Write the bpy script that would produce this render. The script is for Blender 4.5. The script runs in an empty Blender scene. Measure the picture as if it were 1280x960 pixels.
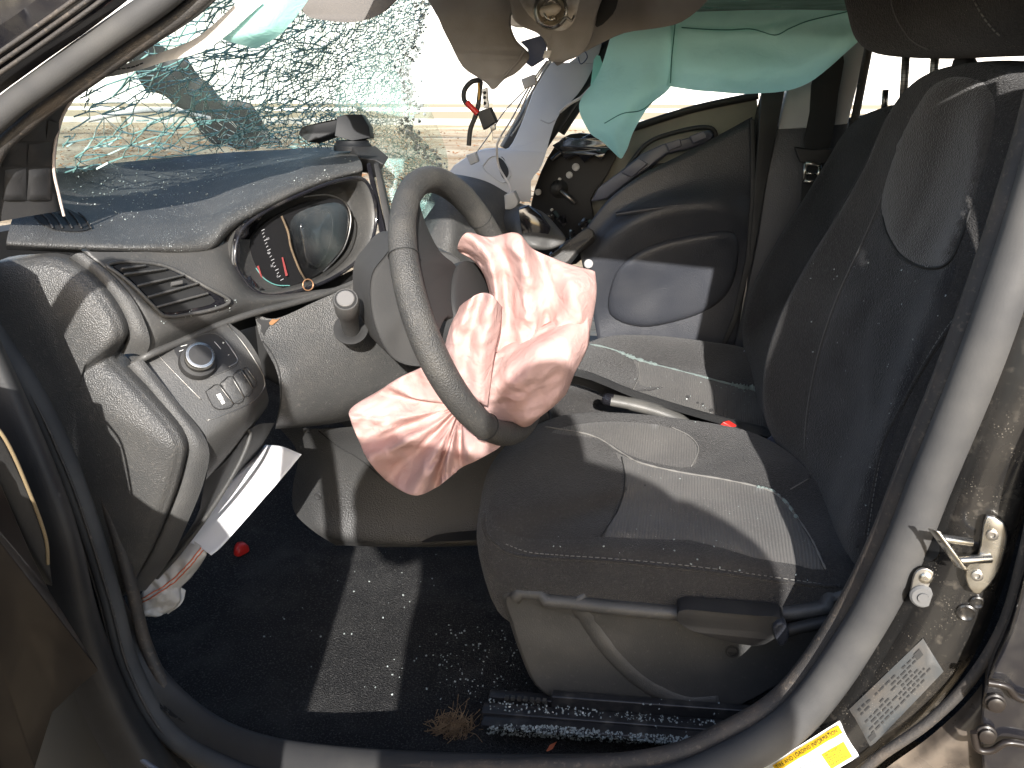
import bpy, bmesh, math, random
from mathutils import Vector, Matrix, noise, geometry
from mathutils.bvhtree import BVHTree
random.seed(7)
scene = bpy.context.scene
COL = scene.collection
R = math.radians

# ------------------------------------------------------------------ camera
FOC = 985.0                                   # focal length in photo pixels (photo is 1280 wide)
PITCH, YAW = 20.179, 11.580
CAM = Vector((0.0, 0.0, 1.30))
cam_data = bpy.data.cameras.new('camera')
cam_data.sensor_width = 36.0
cam_data.lens = FOC / 1280.0 * 36.0
cam_data.clip_start = 0.03
cam_data.clip_end = 1000.0
cam = bpy.data.objects.new('camera', cam_data)
COL.objects.link(cam)
cam.location = CAM
cam.rotation_euler = (R(90 - PITCH), 0, R(YAW))
scene.camera = cam
RIGHT = Vector((math.cos(R(YAW)), math.sin(R(YAW)), 0))
FWD = Vector((-math.sin(R(YAW)) * math.cos(R(PITCH)), math.cos(R(YAW)) * math.cos(R(PITCH)), -math.sin(R(PITCH))))
UPV = RIGHT.cross(FWD)

# ------------------------------------------------------------------ light
SUN_DIR = Vector((-0.2013, 0.881, -0.440)).normalized()      # the way the light travels
sun_data = bpy.data.lights.new('sun', 'SUN')
sun_data.energy = 4.5
sun_data.angle = R(0.5)
sun_data.color = (1.0, 0.96, 0.91)
sun = bpy.data.objects.new('sun', sun_data)
COL.objects.link(sun)
sun.rotation_euler = SUN_DIR.to_track_quat('-Z', 'Y').to_euler()
to_sun = -SUN_DIR
ELEV = math.asin(to_sun.z)
AZIM = math.atan2(to_sun.x, to_sun.y)
world = bpy.data.worlds.new('World')
scene.world = world
world.use_nodes = True
wn = world.node_tree
sky = wn.nodes.new('ShaderNodeTexSky')
sky.sky_type = 'NISHITA'
sky.sun_disc = False
sky.sun_elevation = ELEV
sky.sun_rotation = AZIM
sky.air_density = 1.0
sky.dust_density = 2.0
wn.links.new(sky.outputs[0], wn.nodes['Background'].inputs[0])
wn.nodes['Background'].inputs[1].default_value = 0.15
scene.view_settings.view_transform = 'Standard'
scene.view_settings.look = 'None'
scene.view_settings.exposure = 1.1
scene.view_settings.gamma = 1.0
scene.view_settings.use_curve_mapping = False
scene.render.engine = 'CYCLES'
scene.cycles.max_bounces = 8
scene.cycles.diffuse_bounces = 5
scene.cycles.transparent_max_bounces = 16

# ------------------------------------------------------------------ points
def ray(x, y):
    return FWD + RIGHT * ((x - 640) / FOC) - UPV * ((y - 480) / FOC)
def P(x, y, Y):
    r = ray(x, y)
    return CAM + r * (Y / r.y)
def PZ(x, y, z):
    r = ray(x, y)
    return CAM + r * ((z - CAM.z) / r.z)
def PP(x, y, o, n):                             # on the plane through o with normal n
    r = ray(x, y)
    return CAM + r * ((o - CAM).dot(n) / r.dot(n))
def W(p):
    return Vector(p) if isinstance(p, Vector) else P(*p)

# ------------------------------------------------------------------ materials
def pmat(name, col, rough=0.5, metal=0.0, spec=0.5, bump=None, var=None, specks=None, coat=0.0, sheen=0.0, weave=None, streak=None, rvar=0.0):
    m = bpy.data.materials.new(name)
    m.use_nodes = True
    nt = m.node_tree
    b = nt.nodes['Principled BSDF']
    L = nt.links.new
    def inp(k, v):
        if k in b.inputs: b.inputs[k].default_value = v
    inp('Base Color', (*col, 1)); inp('Roughness', rough); inp('Metallic', metal)
    inp('Specular IOR Level', spec); inp('Coat Weight', coat); inp('Coat Roughness', 0.08)
    inp('Sheen Weight', sheen); inp('Sheen Roughness', 0.5)
    tc = nt.nodes.new('ShaderNodeTexCoord')
    def noise_fac(scale, lo, hi, detail=6.0):
        n = nt.nodes.new('ShaderNodeTexNoise')
        n.inputs['Scale'].default_value = scale; n.inputs['Detail'].default_value = detail
        L(tc.outputs['Object'], n.inputs['Vector'])
        r = nt.nodes.new('ShaderNodeMapRange')
        r.inputs[1].default_value = lo; r.inputs[2].default_value = hi
        L(n.outputs[0], r.inputs[0])
        return r.outputs[0]
    cur = None
    def mix(fac, a, col2):
        x = nt.nodes.new('ShaderNodeMix'); x.data_type = 'RGBA'
        L(fac, x.inputs[0])
        if a is None: x.inputs[6].default_value = (*col, 1)
        else: L(a, x.inputs[6])
        x.inputs[7].default_value = (*col2, 1)
        return x.outputs[2]
    if var:
        for (c2, sc, lo, hi) in (var if isinstance(var, list) else [var]):
            cur = mix(noise_fac(sc, lo, hi), cur, c2)
    if specks:
        c2, sc, thr, lo, hi = specks
        v = nt.nodes.new('ShaderNodeTexVoronoi'); v.inputs['Scale'].default_value = sc
        L(tc.outputs['Object'], v.inputs['Vector'])
        lt = nt.nodes.new('ShaderNodeMath'); lt.operation = 'LESS_THAN'; lt.inputs[1].default_value = thr
        L(v.outputs['Distance'], lt.inputs[0])
        mu = nt.nodes.new('ShaderNodeMath'); mu.operation = 'MULTIPLY'
        L(lt.outputs[0], mu.inputs[0]); L(noise_fac(sc * 0.12, lo, hi), mu.inputs[1])
        cur = mix(mu.outputs[0], cur, c2)
    if cur is not None: L(cur, b.inputs['Base Color'])
    if rvar:
        r = nt.nodes.new('ShaderNodeMapRange')
        r.inputs[3].default_value = max(0.02, rough - rvar); r.inputs[4].default_value = min(1, rough + rvar)
        L(noise_fac(14, 0.3, 0.7), r.inputs[0]); L(r.outputs[0], b.inputs['Roughness'])
    h = None
    if bump:
        sc, st = bump[0], bump[1]
        if len(bump) > 2 and bump[2] == 'grain':
            v = nt.nodes.new('ShaderNodeTexVoronoi'); v.inputs['Scale'].default_value = sc
            L(tc.outputs['Object'], v.inputs['Vector']); h = v.outputs['Distance']
        else:
            h = noise_fac(sc, 0.2, 0.8)
        bp = nt.nodes.new('ShaderNodeBump'); bp.inputs['Strength'].default_value = st
        bp.inputs['Distance'].default_value = bump[3] if len(bump) > 3 else 0.001
        L(h, bp.inputs['Height']); L(bp.outputs[0], b.inputs['Normal'])
    if weave:
        wsc, st, ax = weave
        w = nt.nodes.new('ShaderNodeTexWave'); w.bands_direction = ax
        w.inputs['Scale'].default_value = wsc; w.inputs['Distortion'].default_value = 0.4; w.inputs['Detail'].default_value = 1
        L(tc.outputs['Object'], w.inputs['Vector'])
        bp = nt.nodes.new('ShaderNodeBump'); bp.inputs['Strength'].default_value = st; bp.inputs['Distance'].default_value = 0.001
        L(w.outputs[0], bp.inputs['Height']); L(bp.outputs[0], b.inputs['Normal'])
    return m

DUST = (0.20, 0.18, 0.155)
M = {}
M['dash'] = pmat('dash_plastic', (0.056, 0.056, 0.055), 0.42, bump=(470, 0.65, 'grain', 0.0013), var=[((0.085, 0.082, 0.077), 9, 0.42, 0.75), ((0.10, 0.095, 0.088), 160, 0.56, 0.74)], specks=((0.42, 0.42, 0.40), 260, 0.16, 0.55, 0.75))
M['dashtop'] = pmat('dash_pad_plastic', (0.056, 0.057, 0.057), 0.5, bump=(470, 0.7, 'grain', 0.0014), var=[((0.085, 0.084, 0.081), 7, 0.42, 0.7), ((0.11, 0.11, 0.105), 120, 0.56, 0.74)], specks=((0.5, 0.53, 0.52), 230, 0.2, 0.5, 0.66))
M['smooth'] = pmat('smooth_plastic', (0.054, 0.054, 0.053), 0.48, bump=(420, 0.35, 'grain', 0.0008), var=[((0.082, 0.079, 0.074), 11, 0.42, 0.8), ((0.10, 0.095, 0.088), 140, 0.6, 0.78)], rvar=0.08)
M['band'] = pmat('ribbed_trim_plastic', (0.070, 0.070, 0.069), 0.45, bump=(600, 0.7, 'grain', 0.0012), var=((0.095, 0.093, 0.089), 18, 0.4, 0.7))
M['gloss'] = pmat('piano_black', (0.012, 0.012, 0.015), 0.12, coat=0.6, var=((0.05, 0.047, 0.043), 22, 0.5, 0.8))
M['black'] = pmat('black_plastic', (0.020, 0.020, 0.021), 0.6, bump=(400, 0.15), var=((0.04, 0.039, 0.036), 10, 0.45, 0.8))
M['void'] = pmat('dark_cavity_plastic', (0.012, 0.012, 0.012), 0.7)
M['console'] = pmat('console_plastic', (0.040, 0.040, 0.040), 0.45, bump=(330, 0.7, 'grain', 0.0014), var=((0.056, 0.055, 0.053), 8, 0.4, 0.75), specks=((0.35, 0.35, 0.34), 260, 0.12, 0.56, 0.76))
M['carpet'] = pmat('black_carpet', (0.036, 0.036, 0.037), 0.95, spec=0.1, bump=(420, 1.0, 'grain', 0.006), var=[((0.062, 0.061, 0.060), 14, 0.45, 0.75), ((0.10, 0.098, 0.095), 260, 0.52, 0.68)], specks=((0.35, 0.36, 0.35), 190, 0.11, 0.56, 0.78))
M['rubber'] = pmat('seal_rubber', (0.054, 0.054, 0.055), 0.72, spec=0.3, bump=(420, 0.2, 'grain', 0.0005), var=((0.085, 0.083, 0.080), 10, 0.4, 0.7), rvar=0.1)
M['rubber_dark'] = pmat('dark_seal_rubber', (0.040, 0.037, 0.035), 0.65, bump=(420, 0.5, 'grain', .0008), var=[((0.085, 0.068, 0.054), 16, 0.45, 0.75), ((0.12, 0.10, 0.08), 150, .58, .75)], rvar=0.1)
M['paint'] = pmat('dusty_black_paint', (0.017, 0.016, 0.015), 0.25, coat=0.4, var=[((0.045, 0.040, 0.034), 6, 0.44, 0.72), ((0.085, 0.075, 0.062), 70, 0.58, 0.78)], specks=((0.18, 0.16, 0.13), 300, 0.22, 0.5, 0.7), rvar=0.12, bump=(120, 0.08))
M['paintclean'] = pmat('black_paint', (0.014, 0.011, 0.010), 0.35, coat=0.15, spec=0.3, var=((0.030, 0.024, 0.020), 5, 0.42, 0.75), rvar=0.08)
M['suede'] = pmat('suede_seat_fabric', (0.032, 0.030, 0.029), 0.95, spec=0.15, sheen=0.14, bump=(420, 0.7, 'grain', 0.002), var=[((0.040, 0.038, 0.037), 10, 0.4, 0.75), ((0.05, 0.048, 0.046), 220, 0.52, 0.7)], specks=((0.28, 0.27, 0.25), 330, 0.14, 0.52, 0.72))
M['seat'] = pmat('seat_side_fabric', (0.031, 0.030, 0.030), 0.9, spec=0.2, sheen=0.14, bump=(430, 0.8, 'grain', 0.002), var=[((0.044, 0.042, 0.041), 8, 0.4, 0.75), ((0.055, 0.052, 0.05), 240, 0.52, 0.7)], specks=((0.3, 0.29, 0.27), 300, 0.14, 0.52, 0.72))
M['mesh'] = pmat('ribbed_mesh_fabric', (0.082, 0.079, 0.076), 0.85, spec=0.25, sheen=0.2, weave=(62, 1.0, 'X'), var=[((0.115, 0.11, 0.103), 9, 0.4, 0.7), ((0.11, 0.106, 0.10), 300, 0.5, 0.68)], specks=((0.35, 0.35, 0.33), 260, 0.15, 0.5, 0.7))
M['backmesh'] = pmat('back_mesh_fabric', (0.020, 0.020, 0.022), 0.9, spec=0.2, sheen=0.15, bump=(380, 0.8, 'grain', 0.002), var=((0.045, 0.044, 0.045), 8, 0.4, 0.7), specks=((0.35, 0.36, 0.36), 240, 0.13, 0.48, 0.68))
M['thread'] = pmat('pale_thread', (0.17, 0.165, 0.155), 0.8)
M['darkthread'] = pmat('grey_thread', (0.10, 0.10, 0.10), 0.8)
M['glassdust'] = pmat('crushed_glass_in_seam', (0.30, 0.37, 0.355), 0.4, bump=(700, 1.0, 'grain', 0.003))
M['navy'] = pmat('sky_tinted_trim_plastic', (0.038, 0.041, 0.050), 0.38, bump=(380, 0.5, 'grain', 0.001), var=((0.052, 0.054, 0.061), 7, 0.4, 0.75), rvar=0.06)  # bluish base colour carries the reflected sky
M['lav'] = pmat('pale_pillar_plastic', (0.46, 0.46, 0.47), 0.55, bump=(500, 0.15), var=((0.43, 0.43, 0.44), 8, 0.4, 0.75))
M['olive'] = pmat('bare_door_metal', (0.20, 0.19, 0.155), 0.5, var=((0.14, 0.13, 0.11), 9, 0.4, 0.7), bump=(60, 0.1))
M['taupe'] = pmat('headliner_cloth', (0.31, 0.298, 0.288), 0.9, spec=0.15, bump=(1100, 0.4), var=((0.17, 0.15, 0.135), 7, 0.4, 0.75))
M['taupe_dark'] = pmat('visor_vinyl', (0.11, 0.10, 0.092), 0.7, bump=(800, 0.3, 'grain'))
M['chrome'] = pmat('zinc_steel', (0.62, 0.60, 0.55), 0.28, metal=1.0, var=((0.45, 0.42, 0.36), 60, 0.45, 0.7), rvar=0.1)
M['steel'] = pmat('dull_steel', (0.35, 0.34, 0.32), 0.42, metal=1.0, var=((0.22, 0.2, 0.18), 50, 0.45, 0.7), rvar=0.1)
M['railsteel'] = pmat('black_rail_steel', (0.035, 0.035, 0.038), 0.32, metal=0.4, var=((0.09, 0.085, 0.08), 30, 0.5, 0.7))
M['wheel'] = pmat('worn_wheel_rubber', (0.046, 0.045, 0.043), 0.55, bump=(480, 0.75, 'grain', 0.0014), var=[((0.072, 0.068, 0.061), 22, 0.42, 0.72), ((0.10, 0.093, 0.08), 200, 0.6, 0.74)], rvar=0.1)
M['paper'] = pmat('white_paper', (0.78, 0.78, 0.80), 0.75, var=((0.70, 0.69, 0.69), 9, 0.4, 0.75), bump=(60, 0.15))
M['fabwhite'] = pmat('striped_cloth', (0.55, 0.53, 0.50), 0.85, var=((0.40, 0.37, 0.34), 18, 0.45, 0.75), bump=(80, 0.4))
M['orange'] = pmat('orange_print', (0.62, 0.16, 0.07), 0.7)
M['red'] = pmat('red_plastic', (0.55, 0.025, 0.02), 0.3)
M['straw'] = pmat('dry_straw', (0.30, 0.20, 0.11), 0.85, var=((0.18, 0.11, 0.06), 60, 0.4, 0.65))
M['shroud'] = pmat('matte_shroud_plastic', (0.052, 0.052, 0.052), 0.7, spec=.3, bump=(500, .25, 'grain', .0006), var=((0.066, 0.065, 0.063), 9, .42, .75))
M['hub'] = pmat('shaded_hub_plastic', (0.030, 0.030, 0.030), 0.6, spec=.3, bump=(500, .2, 'grain', .0006))  # base colour darkened for the shade of rim and hand on the hub
M['matteblack'] = pmat('matte_black_plastic', (0.009, 0.010, 0.012), 0.55, spec=0.3)
M['crackpale'] = pmat('pale_crack_edges', (0.46, 0.60, 0.57), 0.3, spec=0.7, var=((0.16, 0.30, 0.28), 30, 0.45, 0.6))
M['bracket'] = pmat('blue_grey_bracket', (0.075, 0.082, 0.115), 0.4)
M['chips'] = pmat('glass_crumbs', (0.36, 0.40, 0.39), 0.15, spec=0.8)
M['white'] = pmat('white_paintwork', (0.70, 0.69, 0.66), 0.5)
M['rubberplug'] = pmat('grey_plug', (0.40, 0.40, 0.40), 0.5)
M['print'] = pmat('black_print', (0.03, 0.03, 0.03), 0.6)
M['greyprint'] = pmat('grey_print', (0.35, 0.35, 0.36), 0.6)
M['whiteprint'] = pmat('white_print', (0.72, 0.72, 0.70), 0.5)
M['yellow'] = pmat('yellow_print', (0.85, 0.52, 0.02), 0.5)
M['label'] = pmat('white_sticker', (0.80, 0.80, 0.78), 0.45)
M['vin'] = pmat('grey_sticker', (0.055, 0.060, 0.063), 0.55, var=((0.09, 0.08, 0.07), 25, 0.42, 0.75), specks=((0.2, 0.18, 0.15), 300, 0.2, 0.5, 0.7))
M['brown'] = pmat('brown_leaf_litter', (0.24, 0.12, 0.05), 0.8)
M['skin'] = pmat('skin', (0.55, 0.33, 0.24), 0.55)
M['shirt'] = pmat('navy_shirt', (0.05, 0.06, 0.10), 0.9)
M['jeans'] = pmat('jeans', (0.06, 0.08, 0.13), 0.9)
M['hair'] = pmat('brown_hair', (0.05, 0.03, 0.02), 0.7)
M['belt'] = pmat('belt_webbing', (0.022, 0.022, 0.023), 0.8, weave=(260, 0.4, 'Z'))
M['bluefoil'] = pmat('blue_tape', (0.10, 0.12, 0.20), 0.5)

def cloth_mat(name, col, col2, trans):
    m = bpy.data.materials.new(name); m.use_nodes = True
    nt = m.node_tree; L = nt.links.new
    out = nt.nodes['Material Output']; b = nt.nodes['Principled BSDF']
    b.inputs['Roughness'].default_value = 0.75
    b.inputs['Specular IOR Level'].default_value = 0.25
    tc = nt.nodes.new('ShaderNodeTexCoord')
    n = nt.nodes.new('ShaderNodeTexNoise'); n.inputs['Scale'].default_value = 13; n.inputs['Detail'].default_value = 8
    L(tc.outputs['Object'], n.inputs['Vector'])
    mr = nt.nodes.new('ShaderNodeMapRange'); mr.inputs[1].default_value = 0.52; mr.inputs[2].default_value = 0.78
    L(n.outputs[0], mr.inputs[0])
    mx = nt.nodes.new('ShaderNodeMix'); mx.data_type = 'RGBA'
    mx.inputs[6].default_value = (*col, 1); mx.inputs[7].default_value = (*col2, 1)
    L(mr.outputs[0], mx.inputs[0]); L(mx.outputs[2], b.inputs['Base Color'])
    n2 = nt.nodes.new('ShaderNodeTexNoise'); n2.inputs['Scale'].default_value = 38; n2.inputs['Detail'].default_value = 5
    n2.inputs['Distortion'].default_value = 1.2
    L(tc.outputs['Object'], n2.inputs['Vector'])
    bp = nt.nodes.new('ShaderNodeBump'); bp.inputs['Strength'].default_value = 0.5; bp.inputs['Distance'].default_value = 0.006
    L(n2.outputs[0], bp.inputs['Height']); L(bp.outputs[0], b.inputs['Normal'])
    t = nt.nodes.new('ShaderNodeBsdfTranslucent'); L(mx.outputs[2], t.inputs[0])
    ms = nt.nodes.new('ShaderNodeMixShader'); ms.inputs[0].default_value = trans
    L(b.outputs[0], ms.inputs[1]); L(t.outputs[0], ms.inputs[2]); L(ms.outputs[0], out.inputs[0])
    return m
M['bag'] = cloth_mat('pink_airbag_nylon', (0.54, 0.355, 0.325), (0.48, 0.275, 0.235), 0.12)
M['mint'] = cloth_mat('mint_airbag_nylon', (0.47, 0.80, 0.72), (0.40, 0.72, 0.645), 0.48)
M['pale'] = cloth_mat('pale_airbag_strap', (0.70, 0.66, 0.62), (0.6, 0.56, 0.52), 0.2)

def glass_mat(name, tint, haze, rough=0.02):
    m = bpy.data.materials.new(name); m.use_nodes = True
    nt = m.node_tree; L = nt.links.new
    for n in list(nt.nodes):
        if n.type == 'BSDF_PRINCIPLED': nt.nodes.remove(n)
    out = nt.nodes['Material Output']
    tr = nt.nodes.new('ShaderNodeBsdfTransparent'); tr.inputs[0].default_value = (*tint, 1)
    gl = nt.nodes.new('ShaderNodeBsdfGlossy'); gl.inputs['Roughness'].default_value = rough
    fr = nt.nodes.new('ShaderNodeFresnel'); fr.inputs[0].default_value = 1.45
    ms = nt.nodes.new('ShaderNodeMixShader')
    L(fr.outputs[0], ms.inputs[0]); L(tr.outputs[0], ms.inputs[1]); L(gl.outputs[0], ms.inputs[2])
    last = ms.outputs[0]
    if haze:
        df = nt.nodes.new('ShaderNodeBsdfDiffuse'); df.inputs[0].default_value = (*haze[0], 1)
        tc = nt.nodes.new('ShaderNodeTexCoord')
        n = nt.nodes.new('ShaderNodeTexNoise'); n.inputs['Scale'].default_value = haze[1]; n.inputs['Detail'].default_value = 6
        L(tc.outputs['Object'], n.inputs['Vector'])
        mr = nt.nodes.new('ShaderNodeMapRange'); mr.inputs[1].default_value = haze[2]; mr.inputs[2].default_value = haze[3]
        mr.inputs[4].default_value = haze[4]
        L(n.outputs[0], mr.inputs[0])
        m2 = nt.nodes.new('ShaderNodeMixShader')
        L(mr.outputs[0], m2.inputs[0]); L(last, m2.inputs[1]); L(df.outputs[0], m2.inputs[2]); last = m2.outputs[0]
    L(last, out.inputs[0])
    return m
M['glass'] = glass_mat('shattered_windscreen_glass', (0.86, 0.95, 0.93), ((0.34, 0.50, 0.47), 14, 0.36, 0.72, 0.48))
M['lens'] = glass_mat('cluster_lens', (0.75, 0.75, 0.75), ((0.16, 0.155, 0.145), 25, 0.45, 0.8, 0.25), 0.12)
def crack_mat():
    m = pmat('crack_edges', (0.17, 0.32, 0.30), 0.25, spec=0.7, var=((0.30, 0.44, 0.43), 30, 0.5, 0.7))
    return m
M['crack'] = crack_mat()

# ------------------------------------------------------------------ scene graph
BV = {}                                          # name -> surfaces for placing decals, seams and crumbs
def thing(name, label, cat, loc, group=None):
    o = bpy.data.objects.new(name, None)
    o.empty_display_size = 0.05
    COL.objects.link(o)
    o.location = Vector(loc)
    o['label'] = label; o['category'] = cat
    if group: o['group'] = group
    return o
def wloc(o):
    v = Vector((0, 0, 0))
    while o is not None:
        v += o.location; o = o.parent
    return v
def mesh_obj(name, verts, faces, mat, parent=None, smooth=True, key=None, label=None, kind=None, close=False, bevel=0.0, flat_angle=None):
    """verts are world points; the object sits at its parent's base"""
    base = wloc(parent) if parent else Vector((0, 0, 0))
    me = bpy.data.meshes.new(name)
    if key:
        BV.setdefault(key, []).append(BVHTree.FromPolygons([tuple(v) for v in verts], [tuple(f) for f in faces]))
    me.from_pydata([tuple(Vector(v) - base) for v in verts], [], [tuple(f) for f in faces])
    me.validate()
    if close or bevel:
        bm = bmesh.new(); bm.from_mesh(me)
        if close:
            bmesh.ops.remove_doubles(bm, verts=bm.verts, dist=1e-6)
            bmesh.ops.recalc_face_normals(bm, faces=bm.faces)
        if bevel:
            bmesh.ops.recalc_face_normals(bm, faces=bm.faces)
            ed = [e for e in bm.edges if len(e.link_faces) == 2 and e.calc_face_angle(0) > 0.5]
            bmesh.ops.bevel(bm, geom=ed, offset=bevel, segments=3, profile=0.5, affect='EDGES', clamp_overlap=True)
        bm.to_mesh(me); bm.free()
    me.materials.append(mat)
    if smooth:
        me.polygons.foreach_set('use_smooth', [True] * len(me.polygons))
        if bevel or flat_angle:
            me.set_sharp_from_angle(angle=flat_angle or 0.7)
    o = bpy.data.objects.new(name, me)
    COL.objects.link(o)
    if parent: o.parent = parent
    if label: o['label'] = label
    if kind: o['kind'] = kind
    return o
def tag(o, label, cat, group=None):
    o['label'] = label; o['category'] = cat
    if group: o['group'] = group
    return o

# ------------------------------------------------------------------ curves and surfaces
def cr4(a, b, c, d, t):
    return 0.5 * ((2 * b) + (c - a) * t + (2 * a - 5 * b + 4 * c - d) * t * t + (3 * b - a - 3 * c + d) * t ** 3)
def spline(pts, k, closed=False, lin=False):
    pts = [W(p) for p in pts]; n = len(pts); out = []
    m = n if closed else n - 1
    for i in range(m):
        b, c = pts[i], pts[(i + 1) % n]
        a = pts[(i - 1) % n] if closed or i > 0 else b * 2 - c
        d = pts[(i + 2) % n] if closed or i + 2 < n else c * 2 - b
        for j in range(k):
            t = j / k
            out.append(b.lerp(c, t) if lin else cr4(a, b, c, d, t))
    if not closed: out.append(pts[-1].copy())
    return out
def grid_faces(nr, nc, closed):
    f = []
    for i in range(nr - 1):
        for j in range(nc if closed else nc - 1):
            f.append((i * nc + j, i * nc + (j + 1) % nc, (i + 1) * nc + (j + 1) % nc, (i + 1) * nc + j))
    return f
def loft_data(rows, k=5, kr=4, closed=False, linr=False, linc=False, disp=None, cap=None, cap0=False):
    rs = [spline(r, k, closed, linc) for r in rows]
    nc = len(rs[0])
    for r in rs: assert len(r) == nc, (len(r), nc)
    cols = [spline([r[j] for r in rs], kr, False, linr) for j in range(nc)]
    nr = len(cols[0])
    verts = [cols[j][i] for i in range(nr) for j in range(nc)]
    if disp: verts = [disp(v, i // nc / (nr - 1), (i % nc) / (nc - 1)) for i, v in enumerate(verts)]
    faces = grid_faces(nr, nc, closed)
    if cap is not None:
        c = sum((verts[(nr - 1) * nc + j] for j in range(nc)), Vector()) / nc + Vector(cap)
        verts.append(c); ci = len(verts) - 1
        faces += [((nr - 1) * nc + j, (nr - 1) * nc + (j + 1) % nc, ci) for j in range(nc)]
    if cap0:
        c = sum((verts[j] for j in range(nc)), Vector()) / nc
        verts.append(c); ci = len(verts) - 1
        faces += [(j, (j + 1) % nc, ci) for j in range(nc)]
    return verts, faces
def loft(name, rows, mat, parent=None, k=5, kr=4, closed=False, linr=False, linc=False, disp=None, cap=None, cap0=False, thick=0, **kw):
    v, f = loft_data(rows, k, kr, closed, linr, linc, disp, cap, cap0)
    o = mesh_obj(name, v, f, mat, parent, close=closed, **kw)
    if thick:
        md = o.modifiers.new('thickness', 'SOLIDIFY'); md.thickness = thick; md.offset = 0
    return o
def inset(ring, s, shift=(0, 0, 0)):
    ring = [W(p) for p in ring]
    c = sum(ring, Vector()) / len(ring)
    return [c + (p - c) * s + Vector(shift) for p in ring]
def shifted(ring, v):
    return [W(p) + Vector(v) for p in ring]
def tube_data(path, r, seg=10, flat=1.0, up=None, closed=False, caps=True):
    """r: radius or list; flat squeezes the section along 'up'"""
    n = len(path); vs = []; fs = []
    prev = None
    for i, p in enumerate(path):
        if closed: t = path[(i + 1) % n] - path[i - 1]
        else: t = path[min(i + 1, n - 1)] - path[max(i - 1, 0)]
        t.normalize()
        if up is not None: a = Vector(up) - t * t.dot(Vector(up))
        elif prev is None: a = t.orthogonal()
        else: a = prev - t * t.dot(prev)
        if a.length < 1e-6: a = t.orthogonal()
        a.normalize(); prev = a
        b = t.cross(a)
        rr = r[i * len(r) // n] if isinstance(r, (list, tuple)) else r
        for s in range(seg):
            an = 2 * math.pi * s / seg
            vs.append(p + a * (math.sin(an) * rr * flat) + b * (math.cos(an) * rr))
    for i in range(n if closed else n - 1):
        for s in range(seg):
            i2 = (i + 1) % n
            fs.append((i * seg + s, i * seg + (s + 1) % seg, i2 * seg + (s + 1) % seg, i2 * seg + s))
    if caps and not closed:
        fs.append(tuple(range(seg - 1, -1, -1))); fs.append(tuple((n - 1) * seg + s for s in range(seg)))
    return vs, fs
def tube(name, pts, r, mat, parent=None, k=6, seg=10, flat=1.0, up=None, closed=False, lin=False, **kw):
    v, f = tube_data(spline(pts, k, closed, lin), r, seg, flat, up, closed)
    return mesh_obj(name, v, f, mat, parent, flat_angle=1.0, **kw)
def join_data(parts):
    V, F = [], []
    for v, f in parts:
        o = len(V); V += list(v); F += [tuple(i + o for i in q) for q in f]
    return V, F
def rod_data(a, b, r, seg=10, r2=None):
    return tube_data([Vector(a), Vector(b)], [r, r if r2 is None else r2], seg)
def lathe_data(o, axis, prof, seg=20, up=None):
    """prof: list of (along, radius)"""
    axis = Vector(axis).normalized(); a = (Vector(up) - axis * axis.dot(Vector(up))).normalized() if up else axis.orthogonal().normalized(); b = axis.cross(a)
    vs = []; fs = []
    for (h, r) in prof:
        for s in range(seg):
            an = 2 * math.pi * s / seg
            vs.append(Vector(o) + axis * h + a * (math.cos(an) * r) + b * (math.sin(an) * r))
    n = len(prof)
    for i in range(n - 1):
        for s in range(seg):
            fs.append((i * seg + s, i * seg + (s + 1) % seg, (i + 1) * seg + (s + 1) % seg, (i + 1) * seg + s))
    fs.append(tuple(range(seg - 1, -1, -1))); fs.append(tuple((n - 1) * seg + s for s in range(seg)))
    return vs, fs
def box_data(c, ax, ay, az):
    """c centre, half-axis vectors"""
    c, ax, ay, az = Vector(c), Vector(ax), Vector(ay), Vector(az)
    vs = [c + ax * i + ay * j + az * k for i in (-1, 1) for j in (-1, 1) for k in (-1, 1)]
    return vs, [(0, 1, 3, 2), (4, 6, 7, 5), (0, 4, 5, 1), (2, 3, 7, 6), (0, 2, 6, 4), (1, 5, 7, 3)]
def prism(name, ring, vec, mat, parent=None, bevel=0.002, k=0, **kw):
    """a solid: the outline ring pushed along vec"""
    a = spline(ring, k, True) if k else [W(p) for p in ring]
    n = len(a); vec = Vector(vec)
    vs = a + [p + vec for p in a]
    fs = [(i, (i + 1) % n, n + (i + 1) % n, n + i) for i in range(n)]
    nrm = Vector()
    for i in range(n): nrm += (a[i] - a[0]).cross(a[(i + 1) % n] - a[0])
    tri = geometry.tessellate_polygon([a])
    if k or n > 4:
        fs += [tuple(t) for t in tri] + [tuple(n + i for i in reversed(t)) for t in tri]
    else:
        fs += [tuple(range(n)), tuple(n + i for i in range(n - 1, -1, -1))]
    key = kw.pop('key', None)
    return mesh_obj(name, vs, fs, mat, parent, close=True, bevel=bevel, key=key, flat_angle=0.6, **kw)

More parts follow.
